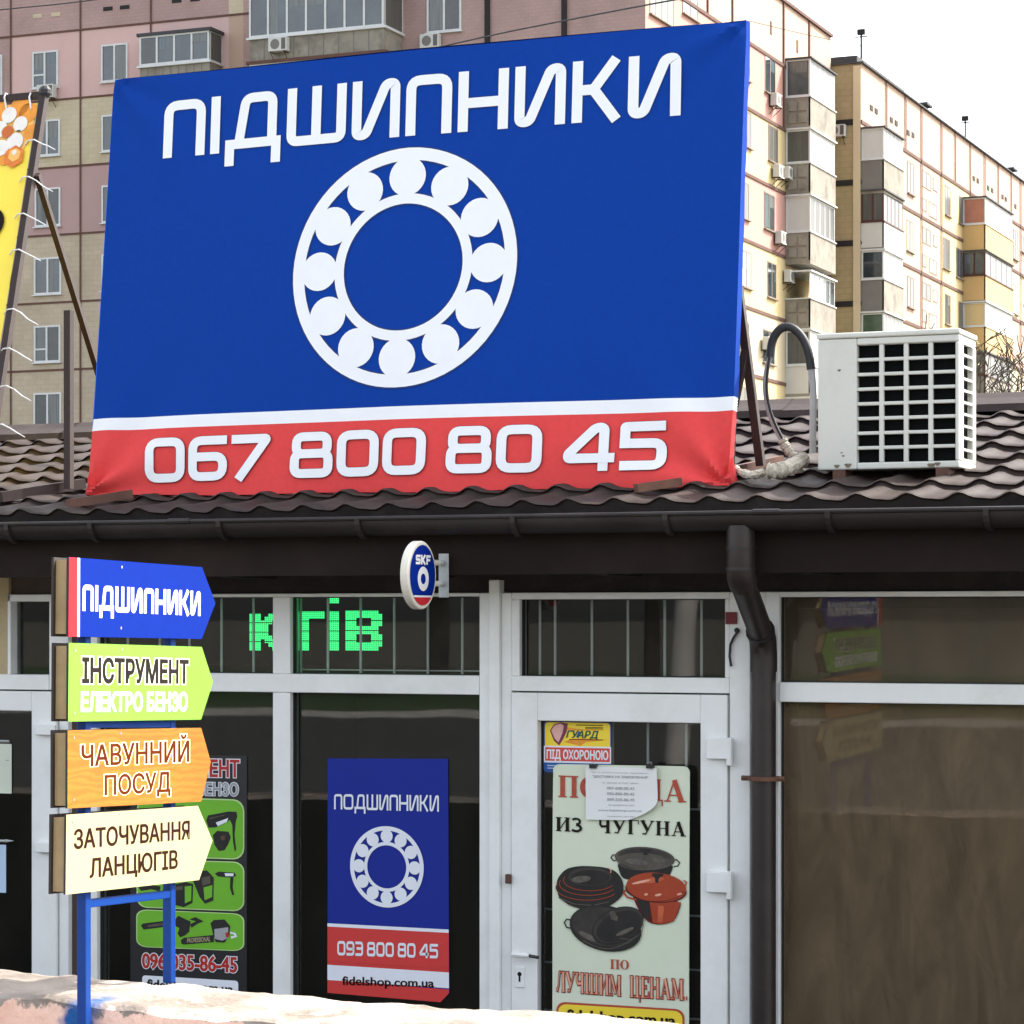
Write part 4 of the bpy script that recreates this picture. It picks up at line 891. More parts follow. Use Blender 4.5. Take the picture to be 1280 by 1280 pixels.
# red pot
cp([(740, 420), (1050, 470), (1030, 540), (1000, 600), (920, 620), (850, 610), (800, 560), (760, 480)], 'enamel_dark', .0050); cp([(850, 470), (1045, 480), (1000, 598), (920, 616), (870, 605)], 'enamel', .0053); cp([(770, 455), (850, 475), (850, 590), (815, 570)], 'iron', .0054)
line([(700, 405), (692, 425), (715, 450), (770, 465)], 2.2, 'enamel', .0052); line([(1060, 345), (1078, 358), (1070, 380)], 1.6, 'enamel', .0052)
el(890, 405, 190, 78, 'enamel_dark', .0056, rot=5); el(892, 388, 185, 90, 'enamel', .0060, rot=5); el(880, 350, 120, 38, 'enamel_shine', .0063, rot=8) if False else None
for cx, cy, rx, ry in ((830, 432, 12, 7), (905, 435, 22, 8), (1035, 430, 16, 7), (800, 355, 60, 8)): el(cx, cy, rx, ry, 'enamel_shine', .0064, n=16, rot=-12)
cp([(862, 300), (935, 302), (940, 315), (908, 330), (905, 362), (885, 358), (886, 330), (866, 318)], 'iron', .0067)
# open pan with leaning lid
line([(372, 590), (340, 585), (325, 605), (340, 635), (362, 640)], 1.6, 'iron', .0060); el(580, 640, 225, 140, 'iron', .0066, rot=12); el(575, 630, 205, 118, 'iron_mid', .0069, rot=12); line([(440+300*i/10, 715+52*math.sin(math.pi*i/10)) for i in range(11)], 1.2, 'iron_lid', .0071)
el(655, 625, 168, 108, 'iron', .0073, rot=-24); el(658, 620, 160, 98, 'iron_mid', .0076, rot=-24); el(664, 628, 148, 84, 'iron', .0079, rot=-24); cp([(605, 540), (630, 530), (660, 575), (650, 595), (615, 585)], 'iron_lid', .0083)
el(430, 338, 60, 20, 'iron_sheen', .0069, rot=-6); el(470, 690, 60, 16, 'iron_sheen', .0072, rot=28); el(700, 660, 60, 12, 'iron_sheen', .0081, rot=-24)
line([(300, 455), (380, 490), (500, 500), (600, 478)], .8, 'iron_sheen', .0046); line([(668, 700)]+[(655+160*math.cos(R_(a)), 625+100*math.sin(R_(a))) for a in range(60, -40, -20)], .6, 'iron_sheen', .0082)
line([(892+178*math.cos(R_(a)), 392+84*math.sin(R_(a))) for a in range(165, 10, -15)], .9, 'enamel_dark', .0063); el(870, 345, 70, 16, 'enamel_glow', .0062, rot=-8); cp([(905, 500), (940, 505), (930, 600), (900, 604)], 'enamel_glow', .0055)
g = quad(pc, (697, 1253.5), (854, 1263), (854, 1292), (697, 1284)); B.poly([g(u, v, .0030) for u, v in rrect(-.01, -.03, 1.01, 1.05, .07, 5)], 'ink_brick'); B.poly([g(u, v, .0036) for u, v in rrect(.005, .0, .995, .96, .065, 5)], 'label_yellow'); text(B, quad(pc, (708, 1260.5), (845, 1268.5), (845, 1282), (708, 1275)), 'fidelshop.com.ua', 'ink_black', .0046, .04)
pc.disp = None
tag(B.build('poster'), 'pale green sheet with cast iron pots and red serif lettering hung on the white door', 'poster')
# security sticker
pk_ = Plane((0, -.004, 1.9), (1, 0, 0), (0, 0, 1)); pk_.n = Vector((0, -1, 0))
q = quad(pk_, (680, 901.5), (764, 903), (764, 967), (680, 965)); B = slab(q, rrect(0, 0, 1, 1, .05, 1.3), .0012, 'label_blue')
B.poly([q(u, v, .0006) for u, v in [(.015, .52), (.985, .52)]+[p for p in rrect(.015, .4, .985, .985, .05, 1.3) if p[1] > .8]], 'label_yellow'); B.poly([q(u, v, .0007) for u, v in ((.0, .19), (1, .19), (1, .52), (.0, .52))], 'poster_white'); B.poly([q(u, v, .0011) for u, v in ((.02, .225), (.98, .225), (.98, .49), (.02, .49))], 'label_red')
text(B, sub(q, .04, .26, .96, .45), 'ПІД ОХОРОНОЮ', 'poster_white', .0016, .04)
B.poly([q(u, v, .0012) for u, v in ((.30, .60), (.55, .53), (.62, .60), (.95, .66), (.6, .68), (.4, .66))], 'orange_vinyl'); B.poly([q(u, v, .0012) for u, v in ((.3, .90), (.5, .86), (.9, .84), (.5, .83), (.34, .84))], 'orange_vinyl')
B.poly([q(u, v, .0015) for u, v in ((.09, .82), (.15, .94), (.25, .985), (.36, .96), (.34, .80), (.29, .66), (.23, .53), (.15, .62))], 'shield_edge'); B.poly([q(u, v, .0019) for u, v in ((.11, .82), (.16, .92), (.25, .965), (.30, .92), (.28, .78), (.25, .68), (.22, .59), (.165, .66))], 'shield_pink')
text(B, sub(q, .33, .68, .80, .83), 'ГУАРД', 'label_green', .0019, .035, slant=.06); B.poly([q(u, v, .0016) for u, v in ((.48, .70), (.53, .70), (.55, .81), (.52, .81))], 'label_blue')
for v, u0 in ((.93, .48), (.885, .62), (.86, .62), (.645, .38)): B.poly([q(a, b, .0016) for a, b in ((u0, v), (.88, v), (.88, v+.014), (u0, v+.014))], 'ink_brown')
for v in (.07, .12): B.poly([q(a, b, .0010) for a, b in ((.05, v), (.24, v), (.24, v+.02), (.05, v+.02))], 'paper_blue')
tag(B.build('sticker'), 'yellow, red and blue security sticker with a shield in the corner of the door glass', 'sticker')
# white notice with curled corner
pn = Plane((0, -.066, 1.7), (1, 0, 0), (0, 0, 1)); pn.n = Vector((0, -1, 0)); curl = pn.px(822, 1024)
pn.disp = lambda a, b: .02*max(0, 1-math.hypot(a-curl[0], b-curl[1])/.12)**2+.002*math.sin(20*b)
q = quad(pn, (732, 958), (821, 960), (823, 1026), (732, 1024.5)); B = MB()
def noteR(v): return 1 if v > .42 else 1-.42*(1-v/.42)**2.2
B.grid(lambda u, v: q(u*noteR(v), v), 14, 16, 'paper')
for s, u0, v0, u1, v1, wt in (('графік роботи магазину підшипники', .08, .885, .88, .91, 0), ('"ДОСТАВКА НА ЗАМОВЛЕННЯ"', .1, .795, .88, .84, .02), ('інформація за телефонами', .24, .69, .74, .72, 0), ('097-608-00-43', .3, .575, .68, .63, .015), ('093-800-80-45', .3, .47, .68, .525, .015), ('099-535-86-45', .3, .36, .68, .415, .015), ('Ви знайдете на сайті', .32, .27, .68, .30, 0), ('www.fidelshop.com.ua', .17, .165, .78, .205, .01), ('працюємо для вас', .3, .06, .68, .085, 0)):
    text(B, sub(q, u0, v0, u1, v1), s, 'ink_gray', .0016, wt)
nt_ = tag(B.build('notice', smooth=True), 'white printed notice with a curled corner clipped over the cookware sheet', 'notice')
for px in (741, 812):
    B = MB(); c = on_y(px, 956.5, -.075); B.obox(c+Vector((-.014, -.004, -.012)), (.028, 0, 0), (0, .022, 0), (0, 0, .016), 'black_plastic'); B.tube([c+Vector((-.008, 0, .0)), c+Vector((-.006, 0, .012)), c+Vector((.006, 0, .012)), c+Vector((.008, 0, 0))], .0016, 'steel', 5); tag(B.build('binder_clip', bevel=.002), 'black binder clip on the %s corner of the white notice on the door' % ('left' if px < 780 else 'right'), 'clip', 'binder clips on the door notice')
# papers on the left door
pz = Plane((0, -.006, 1.5), (1, 0, 0), (0, 0, 1)); pz.n = Vector((0, -1, 0))
q = quad(pz, (-62, 928), (14.5, 930), (14.5, 992), (-62, 990)); B = slab(q, [(0, 0), (1, 0), (1, 1), (0, 1)], .0006, 'paper_aged'); B.poly([q(u, v, .0006) for u, v in ((.9, .66), (.96, .66), (.96, .675), (.9, .675))], 'ink_gray'); tag(B.build('notice'), 'pale greenish paper stuck on the left-hand glass door', 'notice')
q = quad(pz, (-70, 1054), (7.5, 1056), (7.5, 1116), (-70, 1114)); B = slab(q, [(0, 0), (1, 0), (1, 1), (0, 1)], .0006, 'paper_blue'); tag(B.build('notice'), 'pale bluish paper low on the left-hand glass door', 'notice')
B = MB(); B.tube([pz.P(-60, 925, .005), pz.P(12, 926.5, .005)], .006, 'pipe_grey', 6); tag(B.build('holder_strip'), 'grey strip holding the greenish paper on the left-hand door', 'strip')
B = MB(); B.tube([pz.P(-60, 1050, .005), pz.P(8, 1051, .005)], .006, 'pipe_grey', 6); B.tube([pz.P(8, 1051, .005), pz.P(18, 1051, .005)], [.008, .001], 'pipe_grey', 6); tag(B.build('holder_strip'), 'grey pointed strip holding the bluish paper on the left-hand door', 'strip')
# ------------------------------------------------------------------ arrow signpost
T1, T2 = 6.70, 7.18
q1 = CAM+ray(105, 1100)*T1; q2_ = CAM+ray(211, 1100)*T2; d = (q2_-q1); d.z = 0; d.normalize()
ps = Plane(CAM+ray(85, 900)*(T1-.06), d, (0, 0, 1)); nn = ps.n
sp = thing('signpost', (q1.x, q1.y, .75), 'blue steel signpost with four coloured arrow boards by the low wall', 'signpost')
pm = Plane(ps.o-nn*.028, d, (0, 0, 1))
a1, a2 = pm.px(105, 1100)[0], pm.px(211.5, 1100)[0]
for a, zb_ in ((a1, .75), (a2, 1.34)):
    B = MB(); p = pm.at(a, 0); B.tube([Vector((p.x, p.y, zb_)), Vector((p.x, p.y, fz(120, 708, p.y)))], .0135, 'post_blue', sq=True); B.build('post', sp, bevel=.003)
B = MB(); B.tube([pm.P(108, 1129.5), pm.P(211, 1117.5)], .0103, 'post_blue', sq=True); B.build('crossbar', sp, bevel=.002); B = MB(); B.tube([pm.P(108, 905), pm.P(211, 905)], .010, 'post_blue', sq=True); B.build('crossbar', sp, bevel=.002)
def board(corners, face, lab, deco, depth=.042):
    B = MB(); f = [ps.px(*c) for c in corners]; F = lambda o, k=1: [ps.at(a, b_, o) for a, b_ in f]
    n = len(f)
    for o, mt in ((0, face), (-depth, 'panel_edge')):
        A_, C_ = F(o), F(o-.006); B.add(A_, [list(range(n))], mt); B.add(A_+C_, [[i, n+i, n+(i+1) % n, (i+1) % n] for i in range(n)], 'panel_edge'); B.add(C_, [list(range(n))[::-1]], 'panel_edge')
    # inner spacer box, set in a little
    cx_ = sum(a for a, _ in f)/n; cy_ = sum(b_ for _, b_ in f)/n
    g = [(cx_+(a-cx_)*.985+(.004 if a < cx_ else 0), cy_+(b_-cy_)*.93) for a, b_ in f]
    A_ = [ps.at(a, b_, -.0065) for a, b_ in g]; C_ = [ps.at(a, b_, -depth+.0005) for a, b_ in g]
    B.add(A_+C_, [[i, n+i, n+(i+1) % n, (i+1) % n] for i in range(n)], 'tan_box')
    for k_ in (0, n-1):
        for du, dv in ((.035, .02), (.30, .02)):
            a, b_ = f[k_]; b_ += -dv if k_ == 0 else dv; c_ = ps.at(a+du, b_, .0008); B.add([c_+(ps.a*math.cos(t)+ps.b*math.sin(t))*.0042 for t in [2*math.pi*i/8 for i in range(8)]], [list(range(8))], 'steel')
    deco(B); B.build('sign_board', sp, label=lab)
def s1_(B):
    PX(B, ps, [(86, 696.5), (96.5, 697.3), (96.2, 795.9), (85.2, 795.6)], 'sign_red', .001); PX(B, ps, [(96.5, 697.3), (99.6, 697.6), (99.2, 796.1), (96.2, 795.9)], 'sign_white', .001)
    square_text(B, quad(ps, (102.8, 730.5), (250.6, 739), (250.3, 770), (102.6, 763.5)), 'ПІДШИПНИКИ', 'sign_white', .0008, stroke=.20, gap=.10)
board([(86, 696.3), (252.6, 708.9), (269.3, 753.8), (252.3, 798.7), (85, 795.6)], 'sign_blue', 'blue arrow board with a red end stripe and white lettering, topmost on the post', s1_)
def s2_(B):
    g = quad(ps, (102.6, 821.5), (235.5, 825), (235.3, 854.5), (102.4, 854)); text(B, g, 'ІНСТРУМЕНТ', 'halo_pale', .0004, .10, grow=.03); text(B, g, 'ІНСТРУМЕНТ', 'ink_black', .0009, .042, grow=.03)
    g = quad(ps, (101, 864.5), (234.3, 865), (234, 889.5), (100.6, 890)); text(B, g, 'ЕЛЕКТРО БЕНЗО', 'ink_gray', .0004, .062, grow=.045); text(B, g, 'ЕЛЕКТРО БЕНЗО', 'sign_white', .0009, .045, grow=.045)
board([(86, 803.6), (252.3, 808.6), (266.3, 852.6), (251.4, 899.4), (85.2, 902)], 'sign_lime', 'lime green arrow board with black and white lettering', s2_)
def s3_(B):
    for s, qd in (('ЧАВУННИЙ', ((101.5, 931.5), (236, 925.5), (236, 952), (101.5, 958))), ('ПОСУД', ((130.6, 969), (212.5, 964.5), (212.5, 989.5), (130.6, 994)))):
        g = quad(ps, *qd); text(B, g, s, 'halo_cream', .0004, .075, grow=.012); text(B, g, s, 'ink_rust', .0009, .02, grow=.012)
board([(84.6, 912.8), (251.5, 909.7), (263.6, 952.5), (251.5, 1001.9), (84.4, 1010.6)], 'sign_wood', 'orange wood-print arrow board with brown lettering', s3_)
def s4_(B):
    for s, qd in (('ЗАТОЧУВАННЯ', ((92.2, 1036.7), (237, 1025.5), (237, 1048.8), (92.2, 1061.5))), ('ЛАНЦЮГІВ', ((112, 1073), (222, 1062), (222, 1085.6), (112, 1097.7)))): text(B, quad(ps, *qd), s, 'ink_brown', .0006, .024)
board([(83, 1018.4), (247.5, 1007.2), (265.7, 1050.8), (248.9, 1100), (82, 1118.3)], 'sign_cream', 'cream arrow board with brown lettering, lowest on the post', s4_)

# ------------------------------------------------------------------ low painted wall
from mathutils import noise
ZW = 1.35
b1, b2 = on_z(125, 1221, ZW), on_z(879, 1279, ZW); f1, f2 = on_z(0, 1245, ZW), on_z(320, 1271, ZW)
db_, df_ = (b2-b1), (f2-f1)
def bk_at(x): return b1+db_*((x-b1.x)/db_.x)
def ft_at(x): return f1+df_*((x-f1.x)/df_.x)
WX0, WX1 = -8.0, 4.6; prof = []
NS = [(0, 0), (0, .35), (0, .7), (0, .9), (0, .965), (.02, .992), (.06, 1)]+[(.06+.88*i/14, 1) for i in range(1, 14)]+[(.94, 1), (.98, .992), (1, .965), (1, .9), (1, .84), (1, .78), (1, .72), (1, .66), (1, .5)]
def wallpt(u, k):
    x = WX0+(WX1-WX0)*u; s, h = NS[k]; pA, pF = bk_at(x), ft_at(x); p = pA*(1-s)+pF*s; p.z = ZW*h
    n1 = noise.fractal(Vector((p.x*3.1, p.y*3.1, p.z*4)), 1.0, 2.0, 5); n2 = noise.noise(Vector((p.x*16, p.y*16, p.z*16)))
    edge_ = 1 if h > .88 else .4
    p.z += (.013*n1+.006*n2)*(1 if h > .9 else .2); p.y += (.010*n1+.005*n2)*edge_*(0 if 0.1 < s < .9 else 1)
    return p
nu = 520; B = MB(); vs = [wallpt(i/nu, k) for k in range(len(NS)) for i in range(nu+1)]
B.add(vs, [[k*(nu+1)+i, k*(nu+1)+i+1, (k+1)*(nu+1)+i+1, (k+1)*(nu+1)+i] for k in range(5, len(NS)-1) for i in range(nu)], 'wall_paint')
B.add(vs[:6*(nu+1)], [[k*(nu+1)+i, k*(nu+1)+i+1, (k+1)*(nu+1)+i+1, (k+1)*(nu+1)+i] for k in range(5) for i in range(nu)], 'wall_back_shade')  # back face near black: its shade is put into the colour
m = MATS['wall_paint']; t = m.node_tree; N, L = t.nodes, t.links; b = N['Principled BSDF']; src = b.inputs['Base Color'].links[0].from_socket
geo = N.new('ShaderNodeNewGeometry'); sx = N.new('ShaderNodeSeparateXYZ'); L.new(geo.outputs['Position'], sx.inputs[0])
nz = N.new('ShaderNodeTexNoise'); nz.inputs['Scale'].default_value = 9; nz.inputs['Detail'].default_value = 7; nz.inputs['Roughness'].default_value = .7; L.new(geo.outputs['Position'], nz.inputs['Vector'])
ma = N.new('ShaderNodeMath'); ma.operation = 'MULTIPLY_ADD'; ma.inputs[1].default_value = .16; L.new(nz.outputs[0], ma.inputs[0]); L.new(sx.outputs[2], ma.inputs[2])
mr = N.new('ShaderNodeMapRange'); mr.inputs[1].default_value = ZW+.058; mr.inputs[2].default_value = ZW+.066; L.new(ma.outputs[0], mr.inputs[0])
mc = N.new('ShaderNodeMix'); mc.data_type = 'RGBA'; L.new(mr.outputs[0], mc.inputs[0]); L.new(src, mc.inputs[6])
n5 = N.new('ShaderNodeTexNoise'); n5.inputs['Scale'].default_value = 5; n5.inputs['Detail'].default_value = 9; L.new(geo.outputs['Position'], n5.inputs['Vector'])
cr = N.new('ShaderNodeValToRGB'); cr.color_ramp.elements[0].position = .35; cr.color_ramp.elements[0].color = (.20, .165, .135, 1); cr.color_ramp.elements[1].position = .6; cr.color_ramp.elements[1].color = (.34, .295, .25, 1); L.new(n5.outputs[0], cr.inputs[0]); L.new(cr.outputs[0], mc.inputs[7])
# blue paint smeared where the post was painted in place
pb_ = pm.at(a1, 0); vd = N.new('ShaderNodeVectorMath'); vd.operation = 'SUBTRACT'; vd.inputs[1].default_value = (pb_.x-.03, ft_at(pb_.x).y, ZW-.16); L.new(geo.outputs['Position'], vd.inputs[0])
vs_ = N.new('ShaderNodeVectorMath'); vs_.operation = 'MULTIPLY'; vs_.inputs[1].default_value = (11, 4, 4.6); L.new(vd.outputs[0], vs_.inputs[0]); ln = N.new('ShaderNodeVectorMath'); ln.operation = 'LENGTH'; L.new(vs_.outputs[0], ln.inputs[0])
m6 = N.new('ShaderNodeMath'); m6.operation = 'MULTIPLY_ADD'; m6.inputs[1].default_value = 1.3; L.new(nz.outputs[0], m6.inputs[0]); L.new(ln.outputs['Value'], m6.inputs[2])
m7 = N.new('ShaderNodeMapRange'); m7.inputs[1].default_value = 1.35; m7.inputs[2].default_value = 1.65; m7.inputs[3].default_value = 1; m7.inputs[4].default_value = 0; L.new(m6.outputs[0], m7.inputs[0])
m8 = N.new('ShaderNodeMix'); m8.data_type = 'RGBA'; L.new(m7.outputs[0], m8.inputs[0]); L.new(mc.outputs[2], m8.inputs[6]); m8.inputs[7].default_value = (*hexc('14508f'), 1)
L.new(m8.outputs[2], b.inputs['Base Color'])
tag(B.build('low_wall', smooth=True), 'low crumbling wall with peeling pink paint and a pale plaster top in front of the shop', 'wall')
# ------------------------------------------------------------------ apartment blocks
brickmat('tile_mauve', hexc('a28781'), '6f5b58', .28, .14, 'x'); brickmat('tile_yellow', hexc('b7aa90'), '8a7a55', .42, .21, 'x'); brickmat('tile_beige', hexc('aea08b'), '75694f', .42, .21, 'x'); brickmat('tile_olive', hexc('a0906c'), '6c6148', .5, .28, 'x', msize=.03)
mat('paint_pink', hexc('c5a6a0'), .9, .05, .3, dirt=hexc('a58080'), dscale=.2, damt=.3); mat('paint_mauve', hexc('a68a87'), .9, .06, .3)
mat('wall_pinkish', hexc('b29785'), .9, .05, .3, dirt=hexc('b59b8a'), dscale=.25, damt=.3); mat('wall_rose', hexc('b2887c'), .9, .05, .3); mat('wall_yellow', hexc('c4b084'), .9, .05, .3, dirt=hexc('c2a868'), dscale=.2, damt=.3); mat('wall_cream', hexc('c0b294'), .9, .05, .3); mat('wall_sand', hexc('bd9f6e'), .9, .05, .4)
mat('joint_brown', hexc('5d4239'), .9, .2, 1); mat('joint_black', (.015, .013, .013), .8); mat('roof_felt', (.05, .05, .055), .8)
mat('win_white', (.56, .57, .56), .5, .08, 2); mat('win_brown', hexc('4a2622'), .6, .1, 2); mat('win_glass', (.035, .045, .05), .08, .5, .8, spec=.8); mat('win_glass_pale', (.07, .08, .08), .12, .4, .7, spec=.4); mat('win_curtain', (.085, .085, .075), .3, .25, 1.5, stretch=(4, 4, .3), spec=.3)
mat('concrete', hexc('8a8478'), .95, .15, .8, dirt=hexc('57524a'), dscale=.9, damt=.8, bump=.4, bscale=4); mat('panel_white', (.50, .50, .47), .6, .06, .8, dirt=(.5, .48, .4), dscale=1, damt=.3); mat('panel_grey', hexc('6f6c68'), .8, .1, 1.2); mat('brick_red', hexc('a5705f'), .8, .12, 2); mat('glass_green', (.06, .10, .06), .15, .3, 1, spec=.6)
mat('win_tan', (.20, .155, .115), .8, .1, 2); mat('drape', (.11, .12, .115), .25, .35, 2.5, stretch=(5, 5, .2), spec=.6); mat('drape_blue', (.075, .10, .115), .2, .3, 2.5, stretch=(5, 5, .2), spec=.6); mat('drape_dark', (.03, .03, .028), .15, .4, 2, spec=.7)
ZC = 2.35
random.seed(12)
def lev(rel): return ZC+rel
class Face:
    """a facade: plane, direction along it, outward normal"""
    def __init__(s, axis, val, parent): s.axis, s.val, s.p = axis, val, parent; s.a = Vector((1, 0, 0)) if axis == 'y' else Vector((0, 1, 0)); s.n = Vector((0, -1, 0)) if axis == 'y' else Vector((1, 0, 0))
    def pt(s, px, py): return on_y(px, py, s.val) if s.axis == 'y' else on_x(px, py, s.val)
    def al(s, px): p = s.pt(px, 770); return p.x if s.axis == 'y' else p.y
    def z(s, px, py): return s.pt(px, py).z
    def P(s, u, z, o=0.0): return (Vector((u, s.val, z)) if s.axis == 'y' else Vector((s.val, u, z)))+s.n*o
    def block(s, B, u0, u1, z0, z1, o0, o1, mt): B.obox(s.P(u0, z0, o0), s.a*(u1-u0), s.n*(o1-o0), (0, 0, z1-z0), mt)
def window(F, l, r_, t, b_, glass='win_glass', sash=2, fr='win_white', vent=False, off=0.0, name='window', par=None, sill=True, uv=None):
    mid = (l+r_)/2; u0, u1 = F.al(l), F.al(r_); z0, z1 = F.z(mid, b_), F.z(mid, t)
    if uv: u0, u1, z0, z1 = uv
    if F.axis == 'x' and name == 'window': fr = 'win_tan'
    B = MB(); k = min(.075, (u1-u0)*.075) if F.axis == 'y' else min(.06, (u1-u0)*.05); d = .05 if F.axis == 'y' else .02
    F.block(B, u0, u0+k, z0, z1, off, off+d, fr); F.block(B, u1-k, u1, z0, z1, off, off+d, fr); F.block(B, u0+k, u1-k, z1-k, z1, off, off+d, fr); F.block(B, u0+k, u1-k, z0, z0+k, off, off+d, fr)
    for i in range(1, sash):
        u = u0+(u1-u0)*(i/sash if sash > 2 else (.5 if not vent else .48)); F.block(B, u-k*.55, u+k*.55, z0+k, z1-k, off, off+d, fr)
    if vent: zz = z0+(z1-z0)*.36; F.block(B, u0+k, u0+(u1-u0)*.48-k*.55, zz-k*.45, zz+k*.45, off, off+d, fr)
    if sill: F.block(B, u0-.06, u1+.06, z0-.05, z0-.002, off, off+.12, fr)
    w_ = B.build(name, par or F.p)
    if w_.parent.parent is None or True:
        B = MB(); B.poly([F.P(u0+k, z0+k, off+.012), F.P(u1-k, z0+k, off+.012), F.P(u1-k, z1-k, off+.012), F.P(u0+k, z1-k, off+.012)], glass)
        if glass.startswith('win_glass'):
            for i in range(sash):
                if random.random() < .55:
                    a_ = u0+k+(u1-u0-2*k)*(i+.08)/sash; b2 = u0+k+(u1-u0-2*k)*(i+random.choice((.45, .9, .92)))/sash; zb2 = z0+k+(z1-z0)*random.choice((.02, .02, .45, .6)); B.poly([F.P(a_, zb2, off+.016), F.P(b2, zb2, off+.016), F.P(b2, z1-k*1.4, off+.016), F.P(a_, z1-k*1.4, off+.016)], random.choice(('drape', 'drape', 'drape_blue', 'drape_dark')))
        B.build('pane', w_ if w_.parent.parent is None else w_.parent)
    return w_
# ---- nearer block
YF = -9.694+93.8; o_ = 4.035-33.6; XF = o_; E1 = XF-60; YEND = on_x(1038.5, 100, XF).y
blk = thing('apartment_block', (XF, YF, 0), 'tall pink and yellow panel apartment block right behind the blue banner', 'apartment block')
FF = Face('y', YF, blk); FR = Face('x', XF, blk)
seams = [24.2-2.8*k for k in range(10)]; ZT = ZC+27.1
B = MB(); zs = [ZT]+[lev(s) for s in seams if lev(s) > 0]+[0]
fcol = ['tile_mauve', 'paint_pink', 'tile_yellow', 'paint_mauve', 'tile_beige', 'tile_beige', 'tile_beige', 'tile_yellow', 'tile_beige', 'tile_beige', 'tile_beige']
rcol = ['wall_pinkish', 'wall_rose', 'wall_yellow', 'wall_rose', 'wall_yellow', 'wall_cream', 'wall_yellow', 'wall_cream', 'wall_yellow', 'wall_cream', 'wall_cream']
xl, xm, xm2 = FF.al(14), FF.al(286), FF.al(304)
for k in range(len(zs)-1):
    zt_, zb_ = zs[k], zs[k+1]
    segs = [(E1, xl, 'tile_mauve' if k < 2 else fcol[k]), (xl, xm, fcol[k]), (xm, xm2, 'tile_yellow' if k == 0 else ('wall_pinkish' if k < 3 else fcol[k])), (xm2, XF, 'tile_mauve' if k < 2 else fcol[k])]
    for a, c, mt in segs: B.poly([(a, YF, zb_), (c, YF, zb_), (c, YF, zt_), (a, YF, zt_)], mt)
    B.poly([(XF, YF, zb_), (XF, YEND, zb_), (XF, YEND, zt_), (XF, YF, zt_)], rcol[k])
B.poly([(E1, YF, 0), (E1, YF, ZT), (E1, YEND, ZT), (E1, YEND, 0)], 'tile_beige'); B.poly([(E1, YEND, 0), (E1, YEND, ZT), (XF, YEND, ZT), (XF, YEND, 0)], 'tile_beige')
for z in zs[1:-1]:
    FF.block(B, E1, XF, z-.04, z+.04, .002, .03, 'joint_brown'); FR.block(B, YF, YEND, z-.07, z+.07, .002, .05, 'joint_brown')
for px in (14, 101, 189): u = FF.al(px); FF.block(B, u-.035, u+.035, 0, ZT, .032, .05, 'joint_brown')
for px in (610, 706): u = FF.al(px); FF.block(B, u-.1, u+.1, 0, ZT, .032, .12, 'joint_black')
for px in (979, 1011): u = FR.al(px); FR.block(B, u-.08, u+.08, lev(24.2)+.07 if px > 980 else lev(21.4), ZT, .002, .06, 'joint_brown')
for px in (884, 915): u = FR.al(px); FR.block(B, u-.06, u+.06, lev(24.2)+.08, ZT, .002, .06, 'joint_brown')
for px, py in ((47, 20), (70, 18), (135, 11), (156, 9), (221, 1), (244, -1)): u, z = FF.al(px), FF.z(px, py); FF.block(B, u-.22, u+.22, z-.08, z+.08, .002, .02, 'joint_black' if px > 100 else 'tile_yellow')
for px, py in ((963.5, 35), (996.5, 58)): u, z = FR.al(px), FR.z(px, py); FR.block(B, u-.12, u+.12, z-.28, z+.28, .002, .02, 'joint_brown')
B.build('wall', blk)
B = MB(); B.poly([(E1, YF, ZT), (XF, YF, ZT), (XF, YEND, ZT), (E1, YEND, ZT)], 'roof_felt'); FR.block(B, YF, YEND, ZT-.12, ZT+.02, .003, .12, 'joint_brown'); FF.block(B, E1, XF+.1, ZT-.12, ZT+.02, .003, .12, 'joint_brown'); B.build('roof', blk)
for l, r_, t, b_, g, s, v in ((41, 73, 64, 110, 'win_glass', 2, True), (127, 160, 55, 102, 'win_glass', 2, False), (43, 75.5, 150, 195, 'win_glass', 2, False), (44, 76, 235, 283, 'win_glass_pale', 2, False), (43, 77, 322, 368, 'win_glass', 2, False), (43, 76, 407, 453, 'win_glass', 2, True), (42.5, 77, 491, 537, 'win_glass_pale', 2, False),
        (127.5, 160, 143, 189, 'win_glass', 2, False), (127.5, 160, 231, 278, 'win_glass', 2, False), (127.5, 160, 317, 363, 'win_glass', 2, False), (-28, 3, 70, 122, 'win_glass', 2, False), (-28, 3, 156, 203, 'win_glass', 2, False), (534, 577, -14, 40, 'win_glass', 2, False)):
    window(FF, l, r_, t, b_, g, s, vent=v)
for l, r_, t, b_ in ((928, 937, 52, 100), (956, 969, 72, 118), (928, 939, 139, 184), (960, 972, 158, 203), (922.5, 936, 227, 273), (955, 968, 242, 288), (927, 939, 314, 360), (959, 970, 328, 373), (925, 936, 402, 448), (953.5, 968, 413, 455), (924, 938, 484, 525), (853, 872, -26, 22)):
    window(FR, l, r_, t, b_, random.choice(['win_glass', 'win_glass', 'win_curtain']), 2)
window(FR, 812, 842, -34, 26, 'glass_green', 4)
